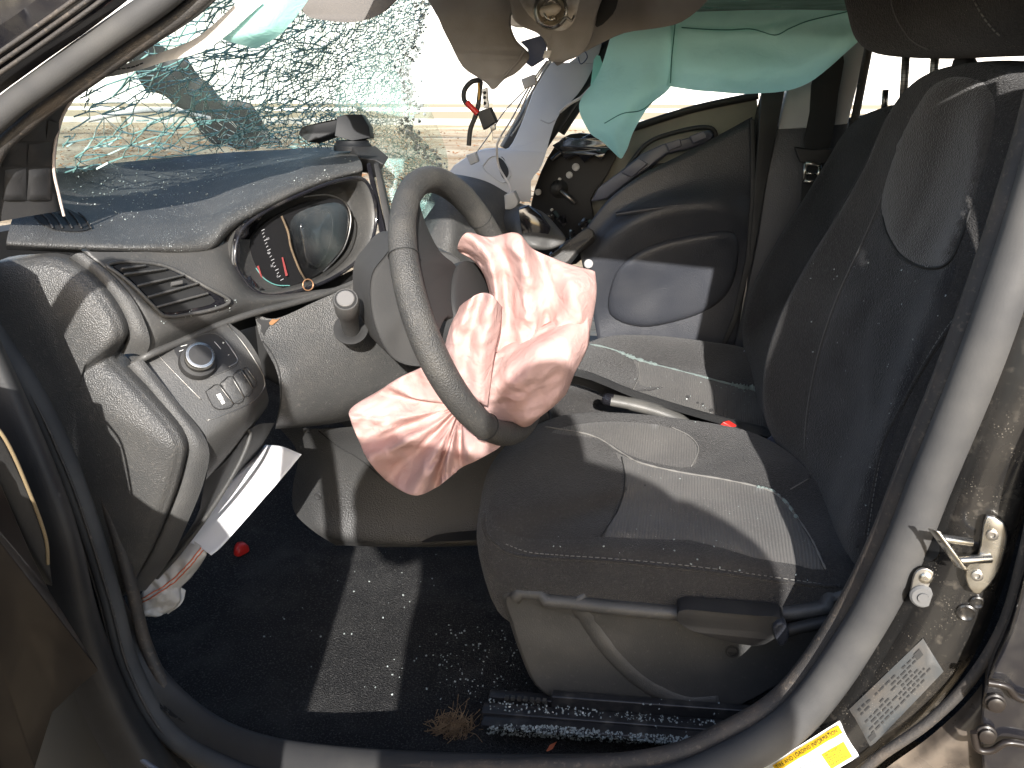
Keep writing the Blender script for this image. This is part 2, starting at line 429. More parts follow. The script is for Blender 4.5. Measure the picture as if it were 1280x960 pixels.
def cast(x, y, keys):
    h = hit(x, y, keys)
    k = 0
    while h is None and k < 160:                 # just off the rim: take the nearest point that is on it
        k += 1; a = k * 2.4; h = hit(x + math.cos(a) * k * 0.5, y + math.sin(a) * k * 0.5, keys)
    if h is None: print('CAST MISS', x, y, keys); h = (P(x, y, 1.0), Vector((0, -1, 0)), 1)
    return h
def hit(x, y, keys):
    r = ray(x, y).normalized(); best = None
    for k in keys:
        for t in BV[k]:
            h = t.ray_cast(CAM, r)
            if h[0] is not None and (best is None or h[3] < best[2]):
                n = h[1]
                if n.dot(r) > 0: n = -n
                best = (h[0], n, h[3])
    return best
def px_poly(ctrl, k):
    q = spline([Vector((x, y, 0)) for x, y in ctrl], k, True, k == 1)
    return [(p.x, p.y) for p in q]
def inside(x, y, poly):
    c = False; n = len(poly); j = n - 1
    for i in range(n):
        xi, yi = poly[i]; xj, yj = poly[j]
        if (yi > y) != (yj > y) and x < (xj - xi) * (y - yi) / (yj - yi) + xi: c = not c
        j = i
    return c
def decal(name, ctrl, keys, mat, parent, off=0.002, step=8, k=5, edge=0.0, **kw):
    """a thin cover laid on surfaces already built; the outline is rounded down at its rim"""
    b = px_poly(ctrl, k)
    pts = [Vector(p) for p in b]; nb = len(pts)
    x0, x1 = min(p[0] for p in b), max(p[0] for p in b); y0, y1 = min(p[1] for p in b), max(p[1] for p in b)
    y = y0 + step / 2
    while y < y1:
        x = x0 + step / 2
        while x < x1:
            if inside(x, y, b) and min((x - p[0]) ** 2 + (y - p[1]) ** 2 for p in b) > (step * 0.45) ** 2: pts.append(Vector((x, y)))
            x += step
        y += step
    r = geometry.delaunay_2d_cdt(pts, [(i, (i + 1) % nb) for i in range(nb)], [list(range(nb))], 1, 1e-4)
    vs = []; ok = []
    for i, p in enumerate(r[0]):
        h = hit(p.x, p.y, keys)
        if h is None: vs.append(Vector()); ok.append(False)
        else:
            o = off
            if edge and i < nb: o = off - edge
            vs.append(h[0] + h[1] * o); ok.append(True)
    fs = [tuple(f) for f in r[2] if all(ok[i] for i in f)]
    used = sorted({i for f in fs for i in f}); mp = {u: i for i, u in enumerate(used)}
    vs = [vs[u] for u in used]; fs = [tuple(mp[i] for i in f) for f in fs]
    return mesh_obj(name, vs, fs, mat, parent, **kw)
def seam(name, ctrl, keys, r, mat, parent, off=0.0005, k=8, seg=6, jit=0.0, **kw):
    q = spline([Vector((x, y, 0)) for x, y in ctrl], k)
    path = []
    for p in q:
        h = hit(p.x, p.y, keys)
        if h: path.append(h[0] + h[1] * off)
    rr = [r * (1 + random.uniform(-jit, jit)) for _ in path] if jit else r
    v, f = tube_data(path, rr, seg)
    return mesh_obj(name, v, f, mat, parent, **kw)
def stitches(name, ctrl, keys, r, mat, parent, off=0.0008, pitch=6.0, **kw):
    """a row of short stitches, one part"""
    q = spline([Vector((x, y, 0)) for x, y in ctrl], 24)
    acc = 0; parts = []; start = q[0]; last = q[0]; on = True
    for p in q[1:]:
        acc += (p - last).length; last = p
        if acc > pitch * (0.7 if on else 0.3):
            if on:
                a, b = hit(start.x, start.y, keys), hit(p.x, p.y, keys)
                if a and b and (a[0] - b[0]).length < 0.03: parts.append(tube_data([a[0] + a[1] * off, b[0] + b[1] * off], r, 5))
            on = not on; start = p; acc = 0
    v, f = join_data(parts)
    return mesh_obj(name, v, f, mat, parent, kind='stuff', **kw)
def nz(p, s, seed=0.0):
    return noise.noise(Vector(p) * s + Vector((seed, seed * 1.7, -seed)))
def text_obj(name, body, o, ex, ey, size, mat, parent, off=0.0008):
    """flat lettering: baseline from o along ex"""
    cu = bpy.data.curves.new(name, 'FONT'); cu.body = body; cu.size = size; cu.align_x = 'LEFT'
    tmp = bpy.data.objects.new('tmp', cu); COL.objects.link(tmp)
    dg = bpy.context.evaluated_depsgraph_get()
    me = bpy.data.meshes.new_from_object(tmp.evaluated_get(dg))
    bpy.data.objects.remove(tmp)
    ex = Vector(ex).normalized(); ey = (Vector(ey) - ex * ex.dot(Vector(ey))).normalized(); n = ex.cross(ey)
    if n.dot(CAM - Vector(o)) < 0: n = -n
    vs = [Vector(o) + ex * v.co.x + ey * v.co.y + n * off for v in me.vertices]
    fs = [tuple(p.vertices) for p in me.polygons]
    return mesh_obj(name, vs, fs, mat, parent, smooth=False)
# ================================================================== OUTSIDE
def gmat():
    m = pmat('dry_leafy_ground', (0.36, 0.30, 0.215), 0.95, spec=0.1, bump=(8, 0.8, 'n', 0.05),
             var=[((0.28, 0.20, 0.12), 1.6, 0.42, 0.66), ((0.47, 0.41, 0.31), 0.35, 0.45, 0.6), ((0.16, 0.10, 0.05), 14, 0.58, 0.72)])
    return m
g = mesh_obj('ground', [Vector(p) for p in ((-400, -200, 0), (400, -200, 0), (400, 600, 0), (-400, 600, 0))], [(0, 1, 2, 3)], gmat(), kind='structure', smooth=False)
# leaves lying about beyond the car: nobody could count them
vs, fs = [], []
for i in range(5200):
    y = 5.5 + 26 * random.random() ** 1.3
    x = -0.75 * y + random.uniform(-0.12, 0.9) * y * (0.95 if i % 2 else 0.5)
    a = random.uniform(0, 6.28); s = random.uniform(0.03, 0.075)
    u = Vector((math.cos(a), math.sin(a), random.uniform(-0.4, 0.4))) * s; v = Vector((-math.sin(a), math.cos(a), random.uniform(-0.5, 0.5))) * s * 0.55
    c = Vector((x, y, 0.03 + random.random() * 0.03)); b = len(vs)
    vs += [c - u, c - v * 0.8 + u * 0.1, c + u, c + v]; fs.append((b, b + 1, b + 2, b + 3))
mesh_obj('fallen_leaves', vs, fs, M['brown'], kind='stuff', smooth=False)

wl = thing('white_building', 'long overexposed white metal building standing beyond the guard rail', 'building', (0, 36, 0))
parts = []
for i in range(60):
    parts.append(box_data((-60 + i * 2.0, 36.2, 3.4), (0.99, 0, 0), (0, 0.1 + 0.01 * (i % 2), 0), (0, 0, 3.4)))
v, f = join_data(parts); o = mesh_obj('wall', v, f, M['white'], wl, smooth=False, kind='stuff')
v, f = box_data((0, 38.3, 7.0), (61, 0, 0), (0, 2.6, 0), (0, 0, 0.12)); mesh_obj('roof', v, f, M['white'], wl, smooth=False)
v, f = box_data((0, 36.02, 0.18), (61, 0, 0), (0, 0.06, 0), (0, 0, 0.18)); mesh_obj('base_trim', v, f, pmat('grey_base_trim', (0.35, 0.34, 0.32), 0.6), wl, smooth=False)
gr = thing('guard_rail', 'pale two-bar rail fence on posts between the leafy ground and white building', 'guard rail', (0, 24, 0))
cream = pmat('cream_rail_paint', (0.20, 0.175, 0.13), 0.6)
for z, h in ((0.98, 0.055), (0.72, 0.10)):
    v, f = box_data((0, 24, z), (50, 0, 0), (0, 0.04, 0), (0, 0, h)); mesh_obj('rail', v, f, cream, gr, smooth=False)
for i in range(13):
    v, f = box_data((-22 + i * 4.1, 24.09, 0.53), (0.07, 0, 0), (0, 0.05, 0), (0, 0, 0.53)); mesh_obj('post', v, f, cream, gr, smooth=False)

# ================================================================== CAR SHELL
car = thing('wrecked_car', 'black wrecked hatchback body seen through its open driver doorway', 'car', (0, 1.5, 0))

# carpet: floor pan with a toe board rising at the front and a lip at the sill
BORDER = [(120, 690), (150, 735), (168, 775), (200, 838), (262, 893), (330, 926), (460, 938), (600, 944), (760, 944), (900, 932), (1010, 895)]
bw = spline([(x, y, (.99, .985, .975, .955, .93, .91, .905, .905, .905, .905, .91)[i]) for i, (x, y) in enumerate(BORDER)], 6)
def border_z(x):
    for a, b in zip(bw, bw[1:]):
        if a.x <= x <= b.x: return a.z + (b.z - a.z) * (x - a.x) / max(1e-6, b.x - a.x)
    return bw[0].z + 0.1 if x < bw[0].x else bw[-1].z
def border_y(x):
    for a, b in zip(bw, bw[1:]):
        if a.x <= x <= b.x: return a.y + (b.y - a.y) * (x - a.x) / max(1e-6, b.x - a.x)
    return bw[0].y if x < bw[0].x else bw[-1].y
def floor_z(x, y):
    z = 0.25 + 0.004 * nz((x, y, 0), 9) + 0.55 * max(0, -0.98 - x) ** 1.0 + 0.02 * max(0.0, x)
    by_ = border_y(x)
    if y < by_ + .06:
        t = min(1.0, (by_ + .06 - y) / 0.06); z = z + (border_z(x) - .012 - z) * t * t
    return z
xs = [-1.45 + 0.03 * i for i in range(95)]; ys = [.905 + .01 * i for i in range(17)] + [1.08 + 0.04 * i for i in range(30)]
vs = [Vector((x, y, floor_z(x, y))) for y in ys for x in xs]
mesh_obj('carpet', vs, grid_faces(len(ys), len(xs), False), M['carpet'], car, key='floor')
# firewall, far sill wall, rear bulkhead
v, f = join_data([box_data((-1.36, 1.62, 0.62), (0.03, 0, 0), (0, 0.66, 0), (0, 0, 0.42)), box_data((0.2, 2.31, 0.40), (1.6, 0, 0), (0, 0.03, 0), (0, 0, 0.2)),
                  box_data((1.50, 1.62, 0.62), (0.03, 0, 0), (0, 0.66, 0), (0, 0, 0.40))])
mesh_obj('bulkhead', v, f, M['void'], car, smooth=False, kind='stuff')

SEAL = [(245, -40, 1.0), (200, 0, .985), (128, 50, .965), (58, 100, .95), (5, 140, .94), (-45, 195, .93), (-58, 290, .93), (-25, 390, .93), (40, 490, .93), (83, 580, .93), (112, 660, .93),
        (138, 745, .93), (162, 832, .92), (207, 912, .895), (278, 958, .87), (370, 982, .855), (640, 992, .85), (820, 984, .855), (915, 950, .88), (996, 898, .91), (1070, 800, .93),
        (1124, 700, .93), (1166, 598, .93), (1211, 490, .93), (1246, 398, .935), (1283, 290, .95), (1322, 160, .97), (1350, 50, .985), (1385, -90, 1.0), (1400, -170, 1.01)]
path = spline(SEAL, 10)
n = len(path)
rr = [0.0165 + (0.009 if i > n * 0.60 else 0.009 * max(0, (i / n - 0.5) / 0.1)) for i in range(n)]
v, f = tube_data(path, rr, 14)
mesh_obj('door_seal', v, f, M['rubber'], car, key='seal', flat_angle=1.2)
# the inner fold of the trim that carries the seal
inner = [p + Vector((0, 0.022, 0)) + (Vector((-0.1, 1.3, 0.9)) - p).normalized() * 0.020 for p in path]
v, f = tube_data(inner, [r * 0.62 for r in rr], 10); mesh_obj('seal_flange', v, f, M['rubber_dark'], car)
# raised ribs running along the seal at the hinge pillar
for d, r in ((Vector((-0.013, -0.010, 0.0)), 0.003), (Vector((0.010, -0.014, 0.002)), 0.0025)):
    seg_ = [p + d for p in path[80:172]]
    v, f = tube_data(seg_, [r * min(1, .08 + i / 8, .08 + (len(seg_) - 1 - i) / 14) for i in range(len(seg_))], 6); mesh_obj('seal_rib', v, f, M['rubber_dark'], car)
# sill plate between seal and carpet
i0, i1 = 100, 205
so = [path[i] for i in range(i0, i1, 5)]
si = []
for p in so:
    q = min(bw, key=lambda b: (b.x - p.x) ** 2 + 0.3 * (b.z - p.z) ** 2); si.append(q)
for _ in range(3):
    si = [si[0]] + [(si[i - 1] + si[i] * 2 + si[i + 1]) / 4 for i in range(1, len(si) - 1)] + [si[-1]]
sm = [a.lerp(b, 0.55) + Vector((0, 0, 0.012)) for a, b in zip(so, si)]
loft('sill_plate', [so, sm, si, [p + Vector((0, 0.006, -0.05)) for p in si]], M['black'], car, k=3, kr=4, key='sill')

# hinge pillar: black body left of the seal
loft('hinge_pillar', [[(-70, 290, .935), (22, 490, .93), (68, 590, .925), (100, 680, .925), (132, 790, .925), (176, 885, .925), (245, 965, .925)],
                      [(-60, 300, .80), (22, 480, .79), (72, 600, .785), (98, 680, .785), (122, 790, .80), (162, 895, .81), (220, 985, .82)],
                      [(-120, 320, .77), (-40, 500, .765), (20, 630, .76), (52, 720, .765), (82, 840, .77), (125, 935, .78), (185, 1030, .78)]],
     M['black'], car, k=6, kr=6)
tube('rocker_edge', [(112, 880, .80), (132, 905, .80), (160, 935, .80), (205, 968, .80), (280, 1000, .80)], 0.004, pmat('blue_grey_edge', (0.12, 0.13, 0.16), 0.35), car)
# windscreen pillar trim inside, with its pale lip
OUT = [(-60, 290, .955), (-35, 200, .955), (20, 142, .96), (78, 102, .97), (148, 55, .985), (222, 5, 1.005), (262, -40, 1.015)]
MID = [(10, 275, .99), (18, 205, .99), (48, 145, .99), (98, 95, 1.0), (160, 52, 1.01), (243, 0, 1.03), (285, -40, 1.04)]
INN = [(74, 264, 1.05), (67, 205, 1.05), (79, 145, 1.05), (110, 100, 1.05), (175, 60, 1.06), (262, 5, 1.07), (305, -40, 1.08)]
loft('front_pillar_trim', [OUT, MID, INN, shifted(INN, (-0.05, 0.05, -0.01))], M['black'], car, k=6, kr=5, key='apillar')
tube('pillar_lip', [(80, 270, 1.047), (74, 245, 1.045), (67, 205, 1.045), (76, 150, 1.045), (106, 101, 1.045)], 0.0022, pmat('pale_trim_lip', (0.5, 0.42, 0.38), 0.6), car)
for r_, row in enumerate(((150, 176), (180, 208), (212, 250))):
    for c_ in range(2):
        x0 = (30 if r_ == 0 else 6) + c_ * 30; x1 = x0 + 26
        decal('foam_block', [(x0, row[0]), (x1, row[0] - 3), (min(x1 + 1, 66), row[1]), (x0 - 3, row[1])], ['apillar'], M['black'], car, off=0.004, step=9, k=1, edge=0.003)
# outside of the pillar and roof frame
loft('roof_frame', [[(-90, 215, .93), (-40, 150, .935), (40, 88, .945), (115, 35, .955), (185, -20, .975), (230, -60, .99)],
                    [(-90, 160, .905), (-40, 110, .91), (20, 72, .92), (95, 20, .93), (150, -20, .95), (200, -60, .965)],
                    [(-90, 90, .89), (-40, 55, .895), (10, 25, .90), (45, 0, .91), (80, -25, .92), (120, -60, .94)]], M['gloss'], car, k=6, kr=5)
for d in (0, 1, 2):
    tube('roof_gutter', [(-40, 118 - d * 13, .908 - d * .003), (25, 74 - d * 13, .916 - d * .003), (98, 22 - d * 13, .928 - d * .003), (150, -17 - d * 13, .945 - d * .003)], 0.0028, M['rubber_dark'], car)
# roof skin, headers and far roof rail
v, f = join_data([box_data((0.55, 1.66, 1.50), (0.97, 0, 0), (0, 0.65, 0), (0, 0, 0.015)), box_data((-0.42, 1.66, 1.485), (0.03, 0, 0), (0, 0.60, 0), (0, 0, 0.018)),
                  box_data((0.5, 1.015, 1.465), (0.95, 0, 0), (0, 0.02, 0), (0, 0, 0.02))])
mesh_obj('roof', v, f, M['paintclean'], car, smooth=False, kind='stuff')
tube('roof_rail', [(640, 235, 2.27), (690, 160, 2.27), (735, 95, 2.27), (775, 48, 2.27), (850, 34, 2.27), (960, 34, 2.27), (1086, 38, 2.27), (1250, 40, 2.27)], 0.022, M['black'], car)

# lock pillar: dusty painted metal right of the seal
B0 = [(1400, -120, 1.0), (1350, 60, .96), (1322, 225, .935), (1262, 400, .925), (1186, 600, .925), (1146, 700, .925), (1096, 800, .92), (1020, 900, .92), (925, 970, .92)]
B1 = [(1440, -110, .975), (1390, 90, .92), (1360, 260, .91), (1296, 420, .90), (1212, 610, .895), (1180, 705, .89), (1132, 808, .885), (1056, 910, .885), (960, 990, .885)]
B2 = [(1480, -110, .955), (1420, 100, .90), (1400, 300, .89), (1330, 450, .885), (1270, 620, .88), (1236, 730, .873), (1188, 828, .872), (1106, 922, .872), (1010, 1000, .872)]
B3 = [(1510, -100, .96), (1440, 120, .905), (1420, 330, .90), (1345, 470, .895), (1282, 640, .892), (1250, 745, .887), (1206, 838, .885), (1126, 932, .885), (1040, 1005, .885)]
loft('lock_pillar', [B0, B1, B2, B3], M['paint'], car, k=6, kr=5, key='bpillar')
tube('pillar_gasket', [(1420, 380, .862), (1340, 510, .862), (1302, 600, .860), (1281, 690, .858), (1255, 780, .856), (1213, 850, .854), (1160, 903, .853), (1100, 945, .853), (1050, 985, .853)],
     0.0065, M['rubber_dark'], car, k=8, key='gasket')
rp = pmat('dusty_sill_paint', (0.085, 0.07, 0.058), 0.28, coat=0.5, var=[((0.22, 0.18, 0.14), 7, 0.42, 0.7), ((0.04, 0.033, 0.028), 24, 0.5, 0.7)], rvar=0.12, bump=(50, 0.1))
loft('rocker_panel', [[(1330, 590, .868), (1294, 700, .866), (1264, 792, .864), (1222, 862, .862), (1168, 916, .860), (1108, 960, .860), (1060, 1000, .860)],
                      [(1335, 600, .85), (1306, 710, .848), (1276, 805, .846), (1236, 880, .844), (1190, 940, .842), (1140, 990, .842), (1090, 1030, .842)],
                      [(1345, 610, .85), (1330, 720, .85), (1310, 830, .85), (1290, 920, .85), (1270, 990, .85), (1230, 1040, .85), (1180, 1060, .85)]], rp, car, k=6, kr=5, key='rocker')
# striker: loop of two rods on a cast plate
sp = PP; plate_n = Vector((-0.15, -1, 0.1)).normalized()
def bpt(x, y, dY=0.0):
    h = cast(x, y, ['bpillar', 'gasket', 'rocker'])
    return h[0] + Vector((0, -dY, 0))
so_ = bpt(1225, 690, 0.006)
def onp(x, y, e=0.0): return PP(x, y, so_ + plate_n * e, plate_n)
striker = prism('door_striker', [onp(1232, 642), (onp(1252, 650)), onp(1258, 668), onp(1254, 690), onp(1247, 712), onp(1224, 740), onp(1209, 730), onp(1206, 706), onp(1222, 690), onp(1226, 666)],
                plate_n * 0.007, M['chrome'], car, bevel=0.0018, k=2)
a1, a2 = onp(1214, 678, 0.007), onp(1238, 698, 0.007)
e1, e2 = a1 + plate_n * 0.012 + (onp(1172, 667, 0.03) - onp(1214, 678, 0.03)), a2 + plate_n * 0.012 + (onp(1192, 695, 0.03) - onp(1238, 698, 0.03))
v, f = join_data([rod_data(a1, e1, 0.0052, 14), rod_data(a2, e2, 0.0052, 14)]); mesh_obj('striker_rod', v, f, M['chrome'], striker, flat_angle=0.8, kind='stuff')
d = (e2 - e1).normalized(); u = (a1 - e1).normalized(); nn = d.cross(u).normalized()
v, f = box_data((e1 + e2) / 2, d * ((e2 - e1).length / 2 + 0.012), u * 0.003, nn * 0.0095); mesh_obj('striker_bar', v, f, M['chrome'], striker, bevel=0.002)
for (x, y) in ((1240, 668), (1221, 719)):
    v, f = lathe_data(onp(x, y, 0.0065), plate_n, [(0, .0062), (.003, .0062), (.0036, .0048), (.0036, .003), (.0015, .0026)], 16); mesh_obj('torx_screw', v, f, M['steel'], striker, flat_angle=0.6)
bo = bpt(1153, 728, 0.003)
def onb(x, y, e=0.0): return PP(x, y, bo + plate_n * e, plate_n)
br = prism('check_bracket', [onb(1140, 722), onb(1146, 711), onb(1158, 708), onb(1168, 716), onb(1167, 732), onb(1150, 752), onb(1138, 745)], plate_n * 0.005, M['steel'], car, bevel=0.0015, k=2)
v, f = lathe_data(onb(1157, 722, 0.0045), plate_n, [(0, .007), (.003, .007), (.0045, .0045), (.0045, 0.002)], 18); mesh_obj('bolt_head', v, f, M['chrome'], br, flat_angle=0.6)
v, f = lathe_data(onb(1153, 744, 0.003), plate_n, [(0, .0145), (.004, .0145), (.0065, .012), (.0065, .0065), (.009, .006), (.009, 0.002)], 22); mesh_obj('buffer_bolt', v, f, pmat('grey_buffer', (0.12, 0.12, 0.12), 0.5), br, flat_angle=0.6)
for (x, y, r) in ((1208, 765, .011), (1221, 752, .008)):
    h = cast(x, y, ['bpillar']);
    v, f = lathe_data(h[0], h[1], [(0, r), (.003, r), (.004, r * .8), (.002, r * .5)], 18); mesh_obj('body_plug', v, f, M['paint'], car, flat_angle=0.6)
decal('dark_patch', [(1150, 668), (1160, 655), (1172, 662), (1176, 690), (1164, 702), (1152, 695)], ['bpillar'], M['void'], car, off=0.002)  # flat near-black patch left of the striker
# stickers
def sticker(name, quad, key, mat, label):
    o = decal(name, quad, [key], mat, car, off=0.0022, step=10, k=1, label=label)
    pts = [cast(x, y, [key]) for x, y in quad]
    return o, [p[0] + p[1] * 0.0022 for p in pts], quad
tl, q, qp = sticker('tyre_label', [(951, 964), (1051, 901), (1074, 944), (985, 998)], 'bpillar', M['label'], 'white and yellow tyre loading sticker at the foot of the lock pillar')
o_, ex, ey = q[0], (q[1] - q[0]), (q[0] - q[3])
lx, ly = ex.length, ey.length
exn, eyn = ex.normalized(), ey.normalized()
nrm = exn.cross(eyn)
if nrm.y > 0: nrm = -nrm
def bil(u, v, e=0.0012):
    lo = Vector(qp[3]).lerp(Vector(qp[2]), u); hi = Vector(qp[0]).lerp(Vector(qp[1]), u); p = lo.lerp(hi, v)
    h = cast(p.x, p.y, ['bpillar']); return h[0] + h[1] * (0.0022 + e)
def lab_quad(name, u0, u1, v0, v1, mat, parent, e=0.0012):
    nu = max(1, int((u1 - u0) * 12)); vv_ = (v0, (v0 + v1) / 2, v1)
    pts = [bil(u0 + (u1 - u0) * i / nu, v, e) for v in vv_ for i in range(nu + 1)]
    return mesh_obj(name, pts, grid_faces(3, nu + 1, False), mat, parent, smooth=False)
def lab_text(body, u, vv, size, mat, name='lettering'):
    o = text_obj(name, body, Vector((0, 0, 0)), (1, 0, 0), (0, 1, 0), size, mat, tl, off=0)
    for w in o.data.vertices:
        w.co = bil(min(1.0, u + (w.co.x + tl.parent.location.x) / lx), vv + (w.co.y + tl.parent.location.y) / ly, 0.0018) - tl.parent.location
    return o
lab_quad('yellow_band', 0.14, 0.97, 0.72, 0.92, M['yellow'], tl)
lab_quad('yellow_box', 0.64, 0.93, 0.10, 0.52, M['yellow'], tl)
lab_text('TIRE AND LOADING INFORMATION', 0.16, 0.765, ly * 0.15, M['print'])
for i, t in enumerate(("SEE OWNER'S", 'MANUAL FOR', 'ADDITIONAL', 'INFORMATION')): lab_text(t, 0.665, 0.43 - i * 0.092, ly * 0.10, M['print'])
lab_text('TIRE     SIZE     COLD TIRE PRESSURE', 0.18, 0.60, ly * 0.065, M['greyprint'])
for r_ in range(4):
    for c_ in range(3): lab_quad('print_line', 0.18 + c_ * 0.15, 0.18 + c_ * 0.15 + 0.10 + 0.02 * (r_ % 2), 0.50 - r_ * 0.10, 0.52 - r_ * 0.10, M['greyprint'], tl)
vl, q, qp = sticker('certification_label', [(1063, 887), (1154, 797), (1179, 838), (1088, 933)], 'bpillar', M['vin'], 'dusty grey certification sticker on the lock pillar above the tyre label')
o_, ex, ey = q[0], (q[1] - q[0]), (q[0] - q[3]); exn, eyn = ex.normalized(), ey.normalized()
nrm = exn.cross(eyn)
if nrm.y > 0: nrm = -nrm
random.seed(3)
for r_ in range(7):
    u = 0.08
    while u < 0.86:
        w_ = random.uniform(0.02, 0.07)
        if random.random() < 0.8: lab_quad('print_line', u, min(u + w_, 0.92), 0.80 - r_ * 0.1, 0.84 - r_ * 0.1, M['print'], vl)
        u += w_ + 0.02
for u0 in (0.84, 0.03): lab_quad('print_block', u0, u0 + 0.08, 0.10 if u0 < .5 else .7, 0.22 if u0 < .5 else .88, M['print'], vl)

# rear door closed behind the lock pillar
rd = thing('rear_door', 'black edge of the closed rear door behind the lock pillar', 'car door', PZ(1260, 900, 0.3))
prism('door_shell', [(1420, 420, .815), (1330, 560, .815), (1290, 690, .815), (1262, 790, .815), (1236, 848, .815), (1226, 900, .815), (1236, 1000, .815), (1300, 1060, .815), (1500, 1060, .815), (1500, 500, .815)], (0.02, 0.06, 0), M['gloss'], rd, bevel=0.006, k=3)
v, f = box_data((1.05, 0.86, 0.62), (0.52, 0, 0), (0, 0.04, 0), (0, 0, 0.36)); mesh_obj('outer_panel', v, f, M['paintclean'], rd, bevel=0.02)
v, f = box_data((1.05, 0.90, 1.22), (0.60, 0, 0), (0, 0.008, 0.0), (0, -0.06, 0.26)); mesh_obj('sunblock_window', v, f, M['gloss'], rd, smooth=False)  # opaque pane added out of view to keep sun off the backrest
for (x, y) in ((1243, 877), (1232, 916)):
    c = P(x, y, .812); v, f = lathe_data(c, (-0.1, -1, 0.15), [(0, .011), (.004, .011), (.005, .009), (.009, .0085), (.010, .006), (.010, .002)], 18); mesh_obj('hinge_bolt', v, f, M['paintclean'], rd, flat_angle=0.6)
tube('hinge_edge', [(1235, 853, .808), (1258, 858, .806), (1272, 872, .806), (1300, 880, .806)], 0.004, M['paintclean'], rd)
tube('hinge_edge', [(1217, 915, .808), (1222, 936, .806), (1240, 938, .805), (1260, 928, .805), (1300, 935, .805)], 0.004, M['paintclean'], rd)

# open driver door, swung out to the left of the picture
dd = thing('driver_door', 'open black driver door, its hinge end at the left edge beside the hinge pillar', 'car door', (-0.9, 0.72, 0.3))
prism('door_skin', [(-90, 560, .60), (-40, 580, .64), (0, 602, .68), (38, 690, .71), (64, 742, .73), (124, 838, .75), (100, 858, .74), (66, 890, .71), (44, 960, .68), (30, 1040, .65), (-90, 1040, .6)], (-0.05, 0.0, 0.0), M['paintclean'], dd, bevel=0.006)
prism('hem_flange', [(-90, 470, .63), (-20, 525, .69), (8, 552, .70), (40, 622, .72), (62, 690, .74), (68, 735, .745), (40, 690, .725), (0, 606, .695), (-90, 566, .625)], (-0.04, 0.01, 0.0), M['black'], dd, bevel=0.004)
tube('hem_edge', [(-30, 510, .685), (6, 548, .697), (38, 618, .717), (57, 672, .735), (60, 705, .738)], 0.0022, pmat('bare_hem_sealer', (0.24, 0.18, 0.10), 0.7), dd)
hx, fx = Vector((-0.99, 0.74, 0)), Vector((-0.375, -0.005, 0))
dv = (fx - hx).normalized(); dn = Vector((-dv.y, dv.x, 0))
v, f = box_data((hx + fx) / 2 + Vector((0, 0, 0.58)), dv * (fx - hx).length / 2, dn * 0.03, Vector((0, 0, 0.42))); mesh_obj('door_panel', v, f, M['paintclean'], dd, bevel=0.012)

for nm, a, b, r in (('window_bar', fx + Vector((0, 0, .98)), fx + Vector((-.02, .02, 1.40)), .022), ('window_bar', hx + dv * .12 + Vector((0, 0, .98)), hx + dv * .52 + Vector((0, 0, 1.40)), .018), ('window_bar', hx + dv * .52 + Vector((0, 0, 1.40)), fx + Vector((-.02, .02, 1.40)), .018)):
    v, f = rod_data(a, b, r, 10); mesh_obj(nm, v, f, M['paintclean'], dd, flat_angle=.8)

prism('sill_outer', [(10, 760, .86), (70, 790, .86), (120, 850, .86), (170, 930, .86), (260, 1000, .86), (340, 1080, .86), (340, 1260, .86), (-120, 1260, .86), (-120, 760, .86)], (0, .03, 0), M['void'], car, bevel=.006)
prism('roof_side', [(-120, -120, 1.06), (300, -120, 1.06), (190, -50, 1.06), (90, 15, 1.06), (10, 78, 1.06), (-120, 160, 1.06)], (0, .03, 0), M['gloss'], car, bevel=.006)
# ================================================================== DASHBOARD
dash = thing('dashboard', 'dusty dark grey dashboard with broken instrument pod under the shattered windscreen', 'dashboard', (-0.8, 1.5, 0.6))
r0 = [(8, 305, .96), (100, 311, 1.03), (180, 313, 1.08), (258, 311, 1.17), (288, 284, 1.22), (338, 256, 1.30), (398, 229, 1.40), (453, 214, 1.50)]
r1 = [(10, 292, .98), (100, 299, 1.045), (180, 300, 1.10), (254, 292, 1.19), (284, 267, 1.24), (334, 242, 1.32), (394, 216, 1.42), (452, 204, 1.52)]
r2 = [(20, 262, 1.04), (110, 268, 1.17), (190, 262, 1.28), (254, 250, 1.36), (289, 237, 1.39), (334, 221, 1.44), (390, 203, 1.50), (447, 195, 1.57)]
r3 = [(40, 235, 1.10), (120, 238, 1.28), (195, 231, 1.41), (254, 221, 1.49), (298, 210, 1.53), (340, 202, 1.58), (390, 194, 1.65), (446, 188, 1.70)]
r4 = [(50, 212, 1.14), (140, 204, 1.38), (210, 197, 1.54), (265, 192, 1.63), (310, 189, 1.69), (350, 187, 1.75), (395, 184, 1.82), (455, 183, 1.88)]
und = [(8, 312, .985), (100, 316, 1.055), (180, 317, 1.105), (258, 316, 1.20), (292, 290, 1.26), (342, 262, 1.35), (402, 236, 1.46), (452, 222, 1.56)]
loft('dash_pad', [und, r0, r1, r2, r3, r4], M['dashtop'], dash, k=7, kr=5, key='dashtop')
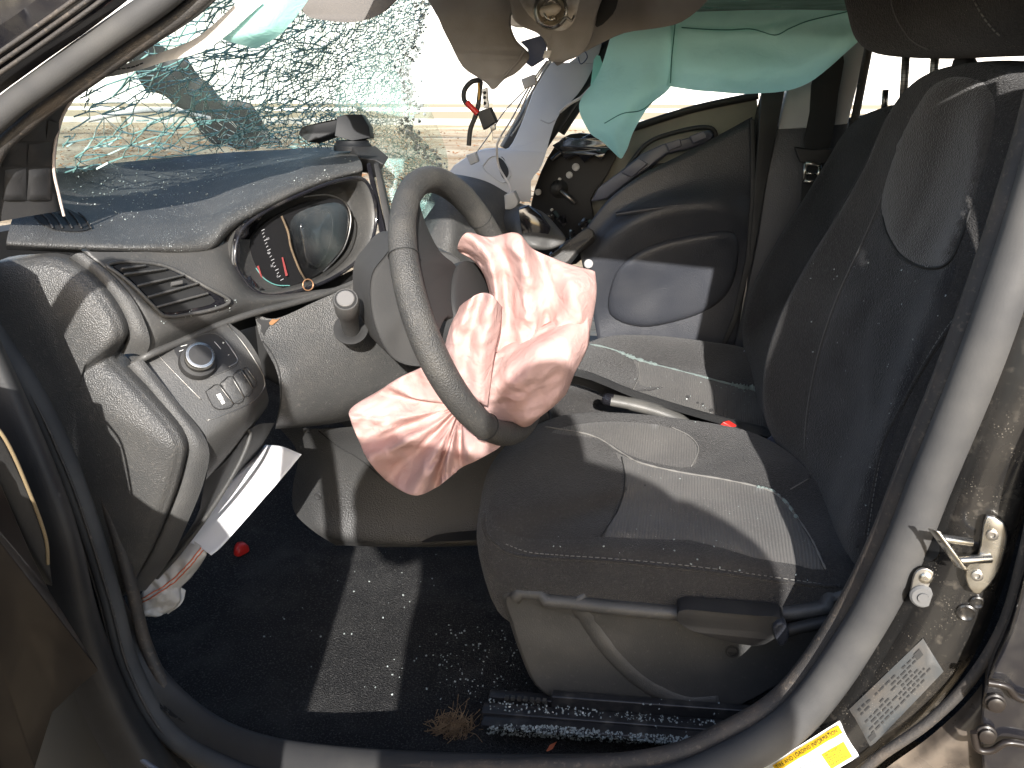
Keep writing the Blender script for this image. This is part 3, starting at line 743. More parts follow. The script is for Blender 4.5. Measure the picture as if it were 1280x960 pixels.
# fascia: ribbed border band, then the smooth face with the vent
c0 = [(86, 322, 1.0), (122, 350, 1.0), (150, 388, 1.0), (160, 418, 1.0), (152, 442, 1.01)]
c1 = [(104, 316, 1.0), (140, 344, 1.005), (170, 380, 1.01), (187, 422, 1.01), (182, 446, 1.02)]
loft('trim_band', [shifted(c0, (-.02, .03, 0)), c0, [tuple(Vector(a).lerp(Vector(b), .5) - Vector((0, 2, .006))) for a, b in zip(c0, c1)], c1], M['band'], dash, k=6, kr=3, key='band')
d0 = [(158, 458, 1.0), (195, 498, .995), (231, 546, .99), (229, 588, .99), (211, 640, .99), (184, 700, .995), (150, 745, 1.0)]
d1 = [(178, 449, 1.01), (218, 498, 1.01), (259, 553, 1.01), (256, 598, 1.01), (236, 650, 1.01), (212, 700, 1.02), (182, 738, 1.03)]
loft('trim_band', [shifted(d0, (-.02, .03, 0)), d0, [tuple(Vector(a).lerp(Vector(b), .5) - Vector((0, 1, .006))) for a, b in zip(d0, d1)], d1], M['band'], dash, k=6, kr=3, key='band')
F0 = [(104, 314, 1.005), (140, 343, 1.01), (170, 379, 1.015), (187, 420, 1.02), (184, 442, 1.02)]
F1 = [(150, 315, 1.05), (182, 343, 1.06), (212, 376, 1.065), (228, 404, 1.07), (226, 424, 1.08)]
F2 = [(205, 314, 1.11), (235, 340, 1.12), (262, 366, 1.125), (276, 390, 1.13), (272, 404, 1.14)]
F3 = [(262, 312, 1.18), (282, 335, 1.18), (300, 360, 1.185), (312, 376, 1.19), (316, 388, 1.20)]
F4 = [(290, 300, 1.24), (304, 335, 1.24), (322, 362, 1.245), (350, 372, 1.25), (365, 376, 1.27)]
F5 = [(330, 300, 1.32), (340, 340, 1.32), (360, 364, 1.32), (400, 362, 1.34), (425, 358, 1.36)]
loft('fascia', [shifted(F0, (-.02, .03, 0)), F0, F1, F2, F3, F4, F5], M['smooth'], dash, k=6, kr=4, key='fascia')
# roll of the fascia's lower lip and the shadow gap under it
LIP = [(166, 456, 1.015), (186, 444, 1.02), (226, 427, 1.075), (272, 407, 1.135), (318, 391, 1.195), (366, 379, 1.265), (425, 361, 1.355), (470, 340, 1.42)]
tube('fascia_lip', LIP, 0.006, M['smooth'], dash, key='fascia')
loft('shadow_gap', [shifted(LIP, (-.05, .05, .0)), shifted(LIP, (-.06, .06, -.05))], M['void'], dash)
# end cap: two swellings with a waist
EC = [(-20, 345, .965), (40, 322, .975), (86, 328, .985), (120, 352, .985), (147, 388, .985), (157, 416, .985), (149, 434, .99), (143, 446, .99), (157, 462, .985), (194, 502, .98), (229, 548, .975), (227, 586, .975), (209, 640, .975), (181, 702, .98), (146, 748, .985), (112, 690, .96), (70, 590, .955), (20, 470, .955)]
ec = [W(p) for p in EC]
def ecring(s, dy):
    c = W((85, 480, .97)); out = []
    for p in ec:
        q = c + (p - c) * s; q.y += dy; out.append(q)
    return out
loft('end_cap', [shifted(ec, (-.01, .03, 0)), ec, ecring(.975, -.010), ecring(.93, -.018), ecring(.80, -.024), ecring(.5, -.026)], M['dash'], dash, k=5, kr=4, closed=True, cap=(0, 0, 0), key='endcap')
# defroster grille on the pad
gv = decal('defrost_vent', [(42, 268), (62, 258), (84, 262), (108, 276), (113, 286), (96, 290), (62, 286)], ['dashtop'], M['void'], dash, off=0.0015, step=7)
for i in range(5):
    x = 50 + i * 12
    seam('vent_slat', [(x, 268 - 2 * (i % 2)), (x + 9, 276), (x + 16, 287)], ['dashtop'], 0.0016, M['black'], gv, off=0.003)
# side air vent
VO = [(134, 333), (152, 328), (196, 331), (226, 342), (258, 360), (286, 376), (270, 386), (238, 393), (207, 396), (192, 384), (166, 358), (146, 342)]
vent = decal('air_vent', VO, ['fascia'], M['gloss'], dash, off=0.002, step=8, k=3, edge=0.002)
VI = [(142, 334), (170, 331), (208, 337), (244, 359), (268, 377), (240, 386), (206, 391), (188, 376), (160, 348)]
decal('duct', VI, ['fascia'], M['void'], vent, off=0.003, step=8, k=3)
tube('vent_frame', [cast(x, y, ['fascia'])[0] + Vector((0.0035, -0.0035, 0.002)) for x, y in px_poly(VO, 2)], 0.003, M['smooth'], vent, k=3, closed=True)
for (a, b) in (((153, 343), (206, 336)), ((170, 357), (228, 344)), ((183, 371), (246, 354)), ((194, 383), (258, 366)), ((150, 336), (180, 332))):
    pa, pb = cast(*a, ['fascia'])[0], cast(*b, ['fascia'])[0]
    off = Vector((0.005, -0.005, 0.0)); m = (pa + pb) / 2 + off; ax = (pb - pa) / 2; nn = cast((a[0] + b[0]) / 2, (a[1] + b[1]) / 2, ['fascia'])[1]
    up = ax.cross(nn).normalized()
    v, f = box_data(m, ax, nn * 0.0045, up * 0.0017); mesh_obj('vent_slat', v, f, M['smooth'], vent, bevel=0.001)
h = cast(218, 358, ['fascia']); v, f = box_data(h[0] + h[1] * 0.010, Vector((0.007, 0.005, 0.001)), h[1] * 0.003, Vector((0, 0, 0.003))); mesh_obj('vent_tab', v, f, M['rubber'], vent, bevel=0.001)
# switch panel
S0 = [(160, 456, 1.012), (200, 436, 1.05), (244, 418, 1.10), (286, 403, 1.15)]
S1 = [(196, 480, 1.012), (232, 458, 1.05), (270, 438, 1.095), (306, 420, 1.14)]
S2 = [(230, 512, 1.012), (262, 488, 1.05), (296, 466, 1.09), (324, 448, 1.135)]
S3 = [(254, 540, 1.012), (282, 520, 1.045), (310, 496, 1.085), (330, 474, 1.13)]
S4 = [(259, 556, 1.014), (286, 540, 1.05), (314, 514, 1.09), (334, 490, 1.14)]
S5 = [(258, 596, 1.03), (284, 568, 1.07), (312, 532, 1.12), (336, 500, 1.17)]
S6 = [(246, 640, 1.06), (272, 596, 1.11), (306, 548, 1.16), (334, 508, 1.20)]
loft('switch_panel', [shifted(S0, (-.03, .03, .01)), S0, S1, S2, S3, S4, S5, S6], M['smooth'], dash, k=6, kr=4, key='switch')
sw = [o for o in bpy.data.objects if o.name.startswith('switch_panel')][0]
seam('panel_joint', [(284, 405), (306, 432), (325, 462), (331, 480), (320, 498), (296, 512), (258, 526)], ['switch'], 0.0009, M['steel'], sw)
seam('panel_joint', [(194, 438), (205, 452), (232, 480), (252, 500)], ['switch'], 0.0007, M['steel'], sw)
decal('switch_recess', [(222, 432), (268, 417), (297, 452), (268, 470), (250, 474), (231, 458), (220, 443)], ['switch'], M['black'], sw, off=0.0012, step=8, k=3)
seam('recess_rim', [(222, 432), (268, 417), (297, 452), (262, 472)], ['switch'], 0.0012, M['smooth'], sw)
seam('recess_rim', [(281, 425), (290, 438), (297, 451), (286, 459)], ['switch'], 0.0013, M['steel'], sw)
h = cast(247, 454, ['switch'])
ax = (h[1] + Vector((.15, -.1, .1))).normalized()
v, f = lathe_data(h[0], ax, [(0, .029), (.012, .028), (.014, .027), (.015, .0215), (.034, .0205), (.036, .0195), (.0365, .014)], 32); dial = mesh_obj('light_switch_dial', v, f, M['black'], sw, flat_angle=0.5)
v, f = lathe_data(h[0] + ax * 0.027, ax, [(0, .0226), (.005, .0224), (.0085, .0212), (.0092, .0185)], 32); mesh_obj('dial_ring', v, f, M['chrome'], dial, flat_angle=0.6)
for (x, y, t) in ((284, 432, '+'), (291, 446, '-')):
    hh = cast(x - 6, y, ['switch']); text_obj('marking', t, hh[0] + hh[1] * .002, Vector((.5, .8, .2)), Vector((-.3, 0, 1)), .008, M['whiteprint'], sw)
for (a, b) in (((224, 440), (230, 438)), ((226, 434), (234, 432)), ((268, 428), (276, 437))):
    seam('marking', [a, b], ['switch'], 0.0006, M['whiteprint'], sw, off=.0022)
BT = [((257, 490), (273, 481), (291, 505), (276, 512), (266, 508)), ((275, 480), (289, 471), (304, 497), (292, 504)), ((291, 470), (301, 463), (315, 486), (305, 496)), ((303, 462), (308, 461), (319, 477), (317, 484))]
for bq in BT:
    b_ = decal('push_button', list(bq), ['switch'], M['smooth'], sw, off=0.0022, step=5, k=1)
    seam('button_gap', list(bq) + [bq[0]], ['switch'], .0007, M['void'], sw, off=.0022, k=3)
    seam('button_edge', [bq[1], bq[2]], ['switch'], .0008, M['steel'], sw, off=.0026, k=3)
decal('icon', [(270, 494), (275, 492), (279, 499), (274, 501)], ['switch'], M['whiteprint'], sw, off=.0032, step=3, k=1)
decal('icon', [(275, 502), (279, 500), (281, 504), (277, 506)], ['switch'], M['whiteprint'], sw, off=.0032, step=3, k=1)
# shaded gap under the switch panel drawn as a near-black sheet, plus edge
loft('gap_shade_sheet', [[(256, 600, 1.03), (286, 572, 1.08), (316, 534, 1.14), (344, 528, 1.2)], [(244, 650, 1.04), (262, 640, 1.09), (290, 600, 1.17), (325, 560, 1.25)], [(196, 715, 1.04), (226, 695, 1.1), (262, 640, 1.2), (310, 570, 1.3)]], M['void'], dash, k=5, kr=4)
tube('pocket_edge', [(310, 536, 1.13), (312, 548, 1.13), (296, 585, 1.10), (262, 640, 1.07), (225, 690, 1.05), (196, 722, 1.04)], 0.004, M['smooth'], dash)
# steering column cover panel
G0 = [(318, 392, 1.21), (345, 398, 1.225), (392, 378, 1.28), (440, 356, 1.34), (480, 330, 1.42)]
G1 = [(326, 424, 1.19), (350, 425, 1.21), (400, 408, 1.27), (450, 392, 1.33), (500, 380, 1.42)]
G2 = [(346, 464, 1.17), (366, 462, 1.19), (412, 452, 1.25), (462, 440, 1.32), (520, 430, 1.42)]
G3 = [(350, 500, 1.165), (370, 500, 1.185), (420, 494, 1.25), (470, 486, 1.32), (530, 476, 1.42)]
G4 = [(346, 526, 1.18), (372, 527, 1.20), (420, 520, 1.27), (474, 506, 1.35), (540, 500, 1.45)]
G5 = [(344, 536, 1.23), (376, 534, 1.26), (424, 528, 1.34), (480, 516, 1.42), (545, 510, 1.5)]
loft('column_cover', [G0, G1, G2, G3, G4, G5], M['dash'], dash, k=6, kr=4, key='colcover')
decal('cover_hole', [(316, 410), (324, 397), (340, 388), (356, 384), (372, 384), (352, 396), (336, 408), (326, 424), (318, 424)], ['colcover', 'fascia', 'switch'], M['void'], dash, off=0.002, step=7, k=3)
decal('leaf_scrap', [(336, 404), (346, 394), (356, 390), (350, 398), (340, 407)], ['colcover'], M['brown'], dash, off=0.004, step=4, k=2)
seam('panel_joint', [(326, 424), (342, 446), (350, 470), (351, 500), (346, 528)], ['colcover', 'switch'], 0.0012, M['void'], dash)
# column shroud behind the wheel
SH = [(476, 322, 1.22), (500, 300, 1.26), (540, 310, 1.28), (575, 330, 1.30), (560, 400, 1.30), (545, 450, 1.27), (520, 456, 1.24), (492, 448, 1.21), (474, 424, 1.19), (462, 385, 1.19), (462, 345, 1.20)]
sh = [W(p) for p in SH]
loft('column_shroud', [shifted(sh, (-.06, .08, .0)), sh, inset(sh, .97, (.003, -.004, 0)), inset(sh, .75, (.004, -.005, 0))], M['shroud'], dash, k=5, kr=4, closed=True, cap=(0, 0, 0), key='shroud')
# indicator stalk pointing at the door
tip, base = P(432, 374, 1.165), P(438, 408, 1.235)
ax = (tip - base).normalized(); Ls = (tip - base).length
st = mesh_obj('control_stalk', *lathe_data(base, ax, [(-.02, .015), (0, .0155), (Ls * .45, .017), (Ls * .5, .0185), (Ls * .55, .0185), (Ls * .58, .020), (Ls * .97, .021), (Ls, .0195)], 26), M['smooth'], dash, flat_angle=0.5)
mesh_obj('stalk_button', *lathe_data(tip, ax, [(-.002, .0145), (.003, .0145), (.0042, .013)], 24), pmat('stalk_cap', (0.16, 0.155, 0.15), 0.35), st, flat_angle=0.5)
mesh_obj('stalk_ring', *lathe_data(tip - ax * .001, ax, [(-.001, .0178), (.0015, .0178), (.0015, .016)], 24), M['void'], st, flat_angle=0.5)
mesh_obj('stalk_socket', *lathe_data(base - ax * .012, ax, [(0, .030), (.003, .030), (.004, .022), (.001, .016)], 24), M['void'], dash, flat_angle=0.6)

# instrument pod
C0 = [(300, 350, 1.215), (289, 325, 1.21), (297, 288, 1.235), (330, 262, 1.30), (376, 240, 1.37), (420, 224, 1.44), (452, 221, 1.50), (466, 240, 1.52), (471, 272, 1.52), (463, 306, 1.49), (440, 332, 1.44), (404, 354, 1.37), (360, 368, 1.29), (324, 370, 1.235)]
c_out = [W(p) for p in C0]
pod_n = sum(((c_out[i] - c_out[0]).cross(c_out[(i + 1) % 14] - c_out[0]) for i in range(14)), Vector()).normalized()
if pod_n.dot(CAM - c_out[0]) < 0: pod_n = -pod_n
cl = loft('instrument_pod', [shifted(c_out, -pod_n * .06), shifted(c_out, -pod_n * .004), c_out, inset(c_out, .955, pod_n * .005), inset(c_out, .91, -pod_n * .004), inset(c_out, .90, -pod_n * .025), inset(c_out, .88, -pod_n * .06)],
          M['smooth'], dash, k=5, kr=3, closed=True, cap=(-.002, 0, 0), key='pod')
tube('pod_rim', [p + Vector((.004, -.003, 0)) for p in inset(c_out, .97)], 0.0035, M['gloss'], cl, closed=True, k=4)
decal('side_bezel', [(292, 322), (296, 290), (322, 268), (336, 262), (318, 284), (310, 310), (314, 340), (326, 362), (312, 362), (299, 348)], ['pod'], M['gloss'], cl, off=0.004, step=7, k=3)
GF = [(313, 340), (312, 308), (326, 284), (352, 266), (392, 250), (425, 250), (438, 262), (438, 290), (424, 320), (396, 344), (360, 358), (330, 356)]
gp_n = sum(((c_out[i] - c_out[0]).cross(c_out[(i + 1) % 14] - c_out[0]) for i in range(14)), Vector()).normalized()
if gp_n.dot(CAM - c_out[0]) < 0: gp_n = -gp_n
gp_o = sum(c_out, Vector()) / 14 - gp_n * .030
def gp(x, y, e=0.0): return PP(x, y, gp_o + gp_n * e, gp_n)
ring = [gp(x, y) for x, y in px_poly(GF, 4)]
face = mesh_obj('gauge_face', ring + [p - gp_n * .01 for p in ring], [tuple(range(len(ring)))] + [(i, (i + 1) % len(ring), len(ring) + (i + 1) % len(ring), len(ring) + i) for i in range(len(ring))], pmat('gauge_black', (0.010, 0.010, 0.011), 0.55, spec=.3), cl, smooth=False)
M['needle'] = pmat('faded_red_needle', (.26, .05, .05), .6)
pts = []
for i in range(16):                               # speedometer scale along the left arc
    t = i / 15; x = 322 + 8 * math.cos(2.2 * t + 2.2) * -1 + 26 * t ** 2; y = 288 + 62 * t
    L = 4 if i % 3 == 0 else 2.5
    a, b = gp(x, y, .0012), gp(x + L, y - 2, .0012); up = (gp(x, y + 1.0, .0012) - a)
    pts.append(([a, b, b + up, a + up], [(0, 1, 2, 3)]))
v, f = join_data(pts); mesh_obj('scale_marks', v, f, M['greyprint'], face, smooth=False, kind='stuff')
for (x, y, s) in ((333, 300, '60'), (334, 318, '40'), (338, 334, '20'), (346, 347, '0')):
    text_obj('numeral', s, gp(x, y, .0012), gp(x + 10, y - 2, 0) - gp(x, y, 0), gp(x, y - 10, 0) - gp(x, y, 0), .006, M['greyprint'], face)
arc = [gp(x, y, .002) for x, y in ((320, 335), (330, 348), (345, 356), (362, 357))]
tube('scale_arc', arc, .0009, pmat('teal_scale', (0.12, 0.32, 0.30), 0.5), face)
nd = [gp(352, 322, .004), gp(353, 321.5, .004), gp(359, 344, .004), gp(357, 345, .004)]
prism('needle', nd, gp_n * .002, M['needle'], face, bevel=0)
nd = [gp(321, 333, .003), gp(323, 332, .003), gp(328, 348, .003), gp(326, 346, .003)]
prism('needle', nd, gp_n * .001, M['needle'], face, bevel=0)
pod2 = loft('display_housing', [[gp(x, y, .002) for x, y in ((372, 276), (392, 262), (412, 260), (420, 280), (412, 318), (398, 336), (382, 330), (376, 304))],
                         [gp(x, y, .022) for x, y in ((376, 278), (394, 265), (410, 264), (416, 282), (409, 314), (397, 330), (384, 325), (379, 303))],
                         [gp(x, y, .024) for x, y in ((380, 281), (395, 270), (406, 269), (411, 283), (405, 310), (396, 322), (387, 319), (383, 302))]], M['gloss'], cl, closed=True, cap=(0, 0, 0), k=4, kr=3, linr=True)
ring = [gp(x, y, .03) for x, y in px_poly([(366, 272), (392, 258), (424, 254), (438, 272), (436, 296), (420, 324), (398, 342), (380, 350), (372, 330), (362, 300)], 4)]
lens = mesh_obj('broken_lens', ring, [tuple(range(len(ring)))], M['lens'], cl, smooth=False)
tube('lens_edge', [gp(x, y, .012) for x, y in ((352, 270), (360, 290), (364, 310), (374, 336), (382, 350))], .0022, pmat('dirty_break', (0.12, 0.085, 0.05), .7, var=((0.08, .06, .04), 60, .45, .6)), cl)
tube('broken_edge', [gp(x, y, .033) for x, y in ((380, 246), (396, 244), (412, 244), (430, 252), (438, 268), (437, 288), (430, 310), (418, 326), (404, 340))], .0014, M['steel'], cl)
tube('wire_ring', [gp(385 + 6.5 * math.cos(a), 356 + 7 * math.sin(a), .05) for a in [i * .7 for i in range(9)]], .0012, pmat('copper_wire', (.45, .25, .14), .4, metal=.6), cl, closed=True)
# centre screen bezel between pod and wheel
for (dx, m_, w_) in ((0, 'gloss', 5), (9, 'black', 6)):
    prism('screen_bezel', [(458 + dx, 205, 1.56), (458 + dx + w_, 203, 1.57), (486 + dx + w_ * .6, 318, 1.50), (480 + dx, 322, 1.49)], (-.02, .06, 0), M[m_], dash, bevel=.002)
prism('screen_mount', [(440, 184, 1.60), (470, 182, 1.64), (486, 196, 1.62), (480, 206, 1.58), (470, 200, 1.58), (452, 198, 1.56)], (-.03, .03, -.03), M['black'], dash, bevel=.003)
# far half of the dash
loft('far_dash', [[(520, 236, 1.90), (554, 224, 1.95), (562, 217, 2.05), (606, 226, 2.12), (642, 246, 2.18)],
                  [(522, 258, 1.88), (558, 246, 1.90), (574, 234, 1.98), (612, 250, 2.06), (646, 270, 2.12)],
                  [(524, 300, 1.84), (562, 294, 1.82), (586, 286, 1.90), (622, 296, 1.98), (652, 302, 2.06)],
                  [(520, 360, 1.66), (556, 360, 1.76), (592, 360, 1.86), (630, 356, 1.95), (668, 350, 2.02)],
                  [(510, 430, 1.60), (560, 440, 1.74), (604, 440, 1.88), (650, 430, 1.98), (700, 420, 2.06)]], M['dash'], dash, k=6, kr=5, key='fardash')
seam('panel_joint', [(575, 232), (600, 262), (612, 284)], ['fardash'], 0.0015, M['void'], dash)
fe = [W(p) for p in ((640, 282, 1.99), (655, 262, 2.02), (672, 262, 2.04), (690, 280, 2.04), (702, 296, 2.02), (696, 306, 2.0), (676, 312, 1.98), (654, 306, 1.96))]
loft('far_vent_pod', [shifted(fe, (-.06, .1, 0)), fe, inset(fe, .88, (.02, -.02, 0)), inset(fe, .6, (.026, -.025, 0))], M['smooth'], dash, closed=True, cap=(0, 0, 0), k=4, kr=4)
# glove box edge and black blower parts under the far end
prism('glovebox_edge', [(676, 330, 2.05), (712, 300, 2.08), (736, 284, 2.1), (742, 296, 2.1), (722, 312, 2.07), (700, 336, 2.04)], (.0, .06, -.02), M['dash'], dash, bevel=.005, k=2)

# ---- console side and hand brake tunnel
T0 = [(345, 530, 1.42), (400, 536, 1.42), (470, 530, 1.46), (560, 520, 1.52), (680, 500, 1.58)]
T1 = [(372, 566, 1.47), (410, 560, 1.46), (476, 556, 1.48), (566, 550, 1.54), (690, 540, 1.58)]
T2 = [(366, 610, 1.49), (404, 600, 1.47), (474, 600, 1.49), (566, 600, 1.53), (690, 590, 1.57)]
T3 = [(368, 640, 1.48), (402, 640, 1.465), (470, 645, 1.475), (566, 645, 1.50), (690, 640, 1.54)]
T4 = [(392, 664, 1.46), (418, 670, 1.45), (480, 677, 1.455), (570, 676, 1.47), (690, 670, 1.5)]
T5 = [(420, 682, 1.47), (440, 682, 1.47), (490, 684, 1.47), (570, 683, 1.48), (690, 678, 1.51)]
co = thing('centre_console', 'dark plastic centre console side at the back of the driver footwell', 'console', PZ(480, 690, 0.26))
loft('side_panel', [T0, T1, T2, T3, T4, T5], M['console'], co, k=6, kr=5, key='console')
loft('panel_return', [shifted([T0[0], T1[0], T2[0], T3[0], T4[0], T5[0]], (-.0, .0, 0)), shifted([T0[0], T1[0], T2[0], T3[0], T4[0], T5[0]], (-.03, .10, 0))], M['console'], co)
seam('panel_joint', [(398, 538), (420, 556), (450, 574), (480, 600)], ['console'], .0014, M['void'], co)
h = cast(398, 620, ['console']); v, f = lathe_data(h[0], h[1], [(0, .009), (.002, .009), (.003, .007), (.002, .004), (.002, .001)], 18); mesh_obj('trim_clip', v, f, M['black'], co, flat_angle=.6)
loft('heel_ledge', [[(528, 676, 1.45), (548, 668, 1.45), (580, 664, 1.46), (620, 662, 1.47)], [(526, 678, 1.43), (550, 677, 1.42), (580, 676, 1.42), (620, 675, 1.43)]], M['black'], co)
# tunnel top between the seats
loft('tunnel_top', [[(640, 470, 1.60), (720, 470, 1.60), (800, 500, 1.60), (900, 530, 1.60), (1010, 560, 1.60)], [(640, 455, 1.66), (720, 460, 1.66), (800, 490, 1.66), (900, 520, 1.66), (1010, 545, 1.66)], [(660, 470, 1.72), (720, 480, 1.72), (800, 510, 1.72), (900, 540, 1.72), (1010, 560, 1.72)]], M['console'], co, k=4, kr=4, key='tunnel')
hb = thing('hand_brake', 'grey hand brake lever lying between the two front seats', 'hand brake', P(850, 530, 1.62))
pth = [P(764, 500, 1.60), P(790, 505, 1.60), P(820, 513, 1.605), P(848, 524, 1.61), P(866, 540, 1.62), P(880, 565, 1.63)]
v, f = tube_data(spline(pth, 6), [.017, .019, .019, .018, .017, .016], 16, .75, (0, 0, 1)); mesh_obj('grip', v, f, pmat('grey_grip', (0.085, 0.084, 0.08), .42, bump=(700, .25, 'grain'), var=((.13, .125, .115), 20, .45, .75)), hb, flat_angle=1.0)
ax = (pth[0] - pth[1]).normalized()
mesh_obj('release_button', *lathe_data(pth[0], ax, [(-.004, .0145), (.012, .0135), (.018, .010), (.02, .006)], 16), M['gloss'], hb, flat_angle=.8)
# ================================================================== WINDSCREEN
ws = thing('windshield', 'shattered windscreen, a sagging sheet of green-tinged cracks with a ragged torn edge', 'windshield', P(300, 195, 1.5))
g0 = [(20, 240, 1.12), (150, 211, 1.40), (270, 198, 1.66), (390, 188, 1.84), (466, 212, 1.72), (500, 318, 1.64)]
g1 = [(60, 165, 1.08), (175, 152, 1.24), (285, 146, 1.43), (395, 140, 1.63), (474, 156, 1.74), (560, 214, 1.80)]
g2 = [(110, 90, 1.07), (205, 86, 1.22), (305, 84, 1.38), (402, 82, 1.56), (476, 86, 1.69), (528, 98, 1.80)]
g3 = [(240, -40, 1.05), (300, -40, 1.16), (370, -40, 1.30), (440, -40, 1.42), (500, -40, 1.52), (548, -40, 1.60)]
def sag(v, a, b): return v + Vector((0.0, -0.5, 0.4)) * (0.010 * nz(v, 9, 3) + 0.004 * nz(v, 30, 5))
gv_, gf_ = loft_data([g0, g1, g2, g3], 8, 8, disp=sag)
mesh_obj('glass', gv_, gf_, M['glass'], ws, key='ws')
GP = [(60, 235), (72, 190), (110, 90), (175, 40), (255, -30), (548, -30), (536, 10), (528, 40), (516, 62), (512, 95), (522, 130), (516, 160), (538, 184), (555, 213), (530, 262), (503, 312), (480, 280), (464, 212), (430, 190), (330, 186), (190, 198)]
def crack_net(poly, pts, wr, seed):
    rnd = random.Random(seed)
    pv = [Vector(p) for p in pts]
    r = geometry.delaunay_2d_cdt(pv, [], [], 0, 1e-4)
    P2, T = r[0], r[2]
    cc = []; em = {}
    for ti, t in enumerate(T):
        a, b, c = (P2[i] for i in t)
        d = 2 * (a.x * (b.y - c.y) + b.x * (c.y - a.y) + c.x * (a.y - b.y))
        if abs(d) < 1e-6: cc.append((a + b + c) / 3)
        else:
            ux = ((a.length_squared) * (b.y - c.y) + b.length_squared * (c.y - a.y) + c.length_squared * (a.y - b.y)) / d
            uy = ((a.length_squared) * (c.x - b.x) + b.length_squared * (a.x - c.x) + c.length_squared * (b.x - a.x)) / d
            q = Vector((ux, uy)); m = (a + b + c) / 3
            if (q - m).length > 40: q = m + (q - m).normalized() * 40
            cc.append(q)
        for k in range(3): em.setdefault(tuple(sorted((t[k], t[(k + 1) % 3]))), []).append(ti)
    return [(cc[t[0]], cc[t[1]]) for t in em.values() if len(t) == 2]
def splinters(pts):
    r = geometry.delaunay_2d_cdt([Vector(p) for p in pts], [], [], 0, 1e-4)
    e = sorted({tuple(sorted((t[k], t[(k + 1) % 3]))) for t in r[2] for k in range(3)})
    return [(r[0][i], r[0][j]) for i, j in e]
random.seed(21)
segs = []
pts = []
while len(pts) < 2300:                           # fine crazing towards the middle of the screen
    x, y = random.uniform(150, 575), random.uniform(-40, 330)
    w_ = min(1.0, max(0.0, (x - 190) / 240)) ** 1.3 * (0.35 + 0.65 * min(1, max(0, (y + 10) / 170)))
    if x > 430: w_ = max(w_, .75)
    if random.random() < w_: pts.append((x, y))
segs += [(a, b, random.uniform(.25, .75)) for a, b in crack_net(GP, pts, 1, 1) if random.random() < .9]
ca, sa = math.cos(R(-14)), math.sin(R(-14)); pts = []
for i in range(560):                              # long splinters on the driver side, stretched along the screen
    x, y = random.uniform(-40, 420), random.uniform(-120, 300)
    pts.append((x / 2.6, y))
for a, b in splinters(pts):
    if random.random() < .35: continue
    f_ = lambda q: Vector((q.x * 2.6 * ca - (q.y - 100) * sa, q.x * 2.6 * sa + (q.y - 100) * ca + 140))
    segs.append((f_(a), f_(b), random.uniform(.25, .7)))
for i in range(46):                               # running cracks
    x, y = random.choice([(300, 150), (250, 120), (420, 170), (330, 90)]); x += random.gauss(0, 18); y += random.gauss(0, 14)
    an = random.uniform(0, 6.28); L = random.uniform(5, 14)
    p = Vector((x, y))
    for j in range(random.randint(6, 16)):
        q = p + Vector((math.cos(an), math.sin(an))) * L; segs.append((p, q, random.uniform(.4, .9))); p = q; an += random.gauss(0, .28)
vs, fs = [], []
def strip(p, q, w):
    if (p - q).length < .8: return
    if not (inside(p.x, p.y, GP) and inside(q.x, q.y, GP)): return
    a, b = hit(p.x, p.y, ['ws']), hit(q.x, q.y, ['ws'])
    if not a or not b: return
    d = (b[0] - a[0])
    if d.length > 0.12 or d.length < 1e-5: return
    d.normalize(); n = a[1]; s = d.cross(n).normalized() * w; base = len(vs)
    vs.extend([a[0] + n * .0012 - s, b[0] + n * .0012 - s, b[0] + n * .0012 + s, a[0] + n * .0012 + s, a[0] - n * .0012, b[0] - n * .0012])
    fs.extend([(base, base + 1, base + 2, base + 3), (base, base + 4, base + 5, base + 1), (base + 3, base + 2, base + 5, base + 4)])
for a, b, w in segs:
    m = (a + b) / 2 + Vector((random.uniform(-2, 2), random.uniform(-2, 2)))
    strip(a, m, w * .00085); strip(m, b, w * .00085)
mesh_obj('crack', vs, fs, M['crack'], ws, kind='stuff', smooth=False)
vs, fs = [], []
pts = []
while len(pts) < 6800:
    x, y = random.uniform(240, 575), random.uniform(-40, 330)
    w_ = min(1.0, max(0.02, (x - 300) / 190)) ** 1.5 * (0.3 + 0.7 * min(1, max(0, (y + 20) / 170)))
    if random.random() < w_: pts.append((x, y))
for a, b in crack_net(GP, pts, 1, 1):
    if random.random() < .85: strip(a, b, random.uniform(.3, .85) * .00085)
for a, b in splinters([(random.uniform(40, 470), random.uniform(-40, 260)) for i in range(420)]):
    if random.random() < .3:
        m = (a + b) / 2 + Vector((random.uniform(-3, 3), random.uniform(-3, 3))); strip(a, m, .0003); strip(m, b, .0003)
mesh_obj('fine_crack', vs, fs, M['crackpale'], ws, kind='stuff', smooth=False)
# crumbs clinging to the torn edge
vs, fs = [], []
random.seed(5)
def crumb(c, s, vs, fs):
    b = len(vs); q = Matrix.Rotation(random.uniform(0, 6.28), 3, Vector((random.uniform(-1, 1), random.uniform(-1, 1), random.uniform(-1, 1))).normalized())
    sx, sy, sz = (s * random.uniform(.6, 1.3) for _ in range(3))
    for i in (-1, 1):
        for j in (-1, 1):
            for k in (-1, 1): vs.append(Vector(c) + q @ Vector((i * sx, j * sy, k * sz * .8)) * (1 + random.uniform(-.2, .2)))
    fs.extend([tuple(b + i for i in t) for t in ((0, 1, 3, 2), (4, 6, 7, 5), (0, 4, 5, 1), (2, 3, 7, 6), (0, 2, 6, 4), (1, 5, 7, 3))])
edge = spline([Vector((x, y, 0)) for x, y in ((534, -10), (526, 40), (514, 65), (509, 95), (518, 130), (512, 160), (534, 184), (551, 212))], 12)
for i in range(240):
    p = random.choice(edge); h = hit(p.x + random.gauss(-4, 7), p.y + random.gauss(0, 4), ['ws'])
    if h: crumb(h[0] + h[1] * .003, random.uniform(.0015, .004), vs, fs)
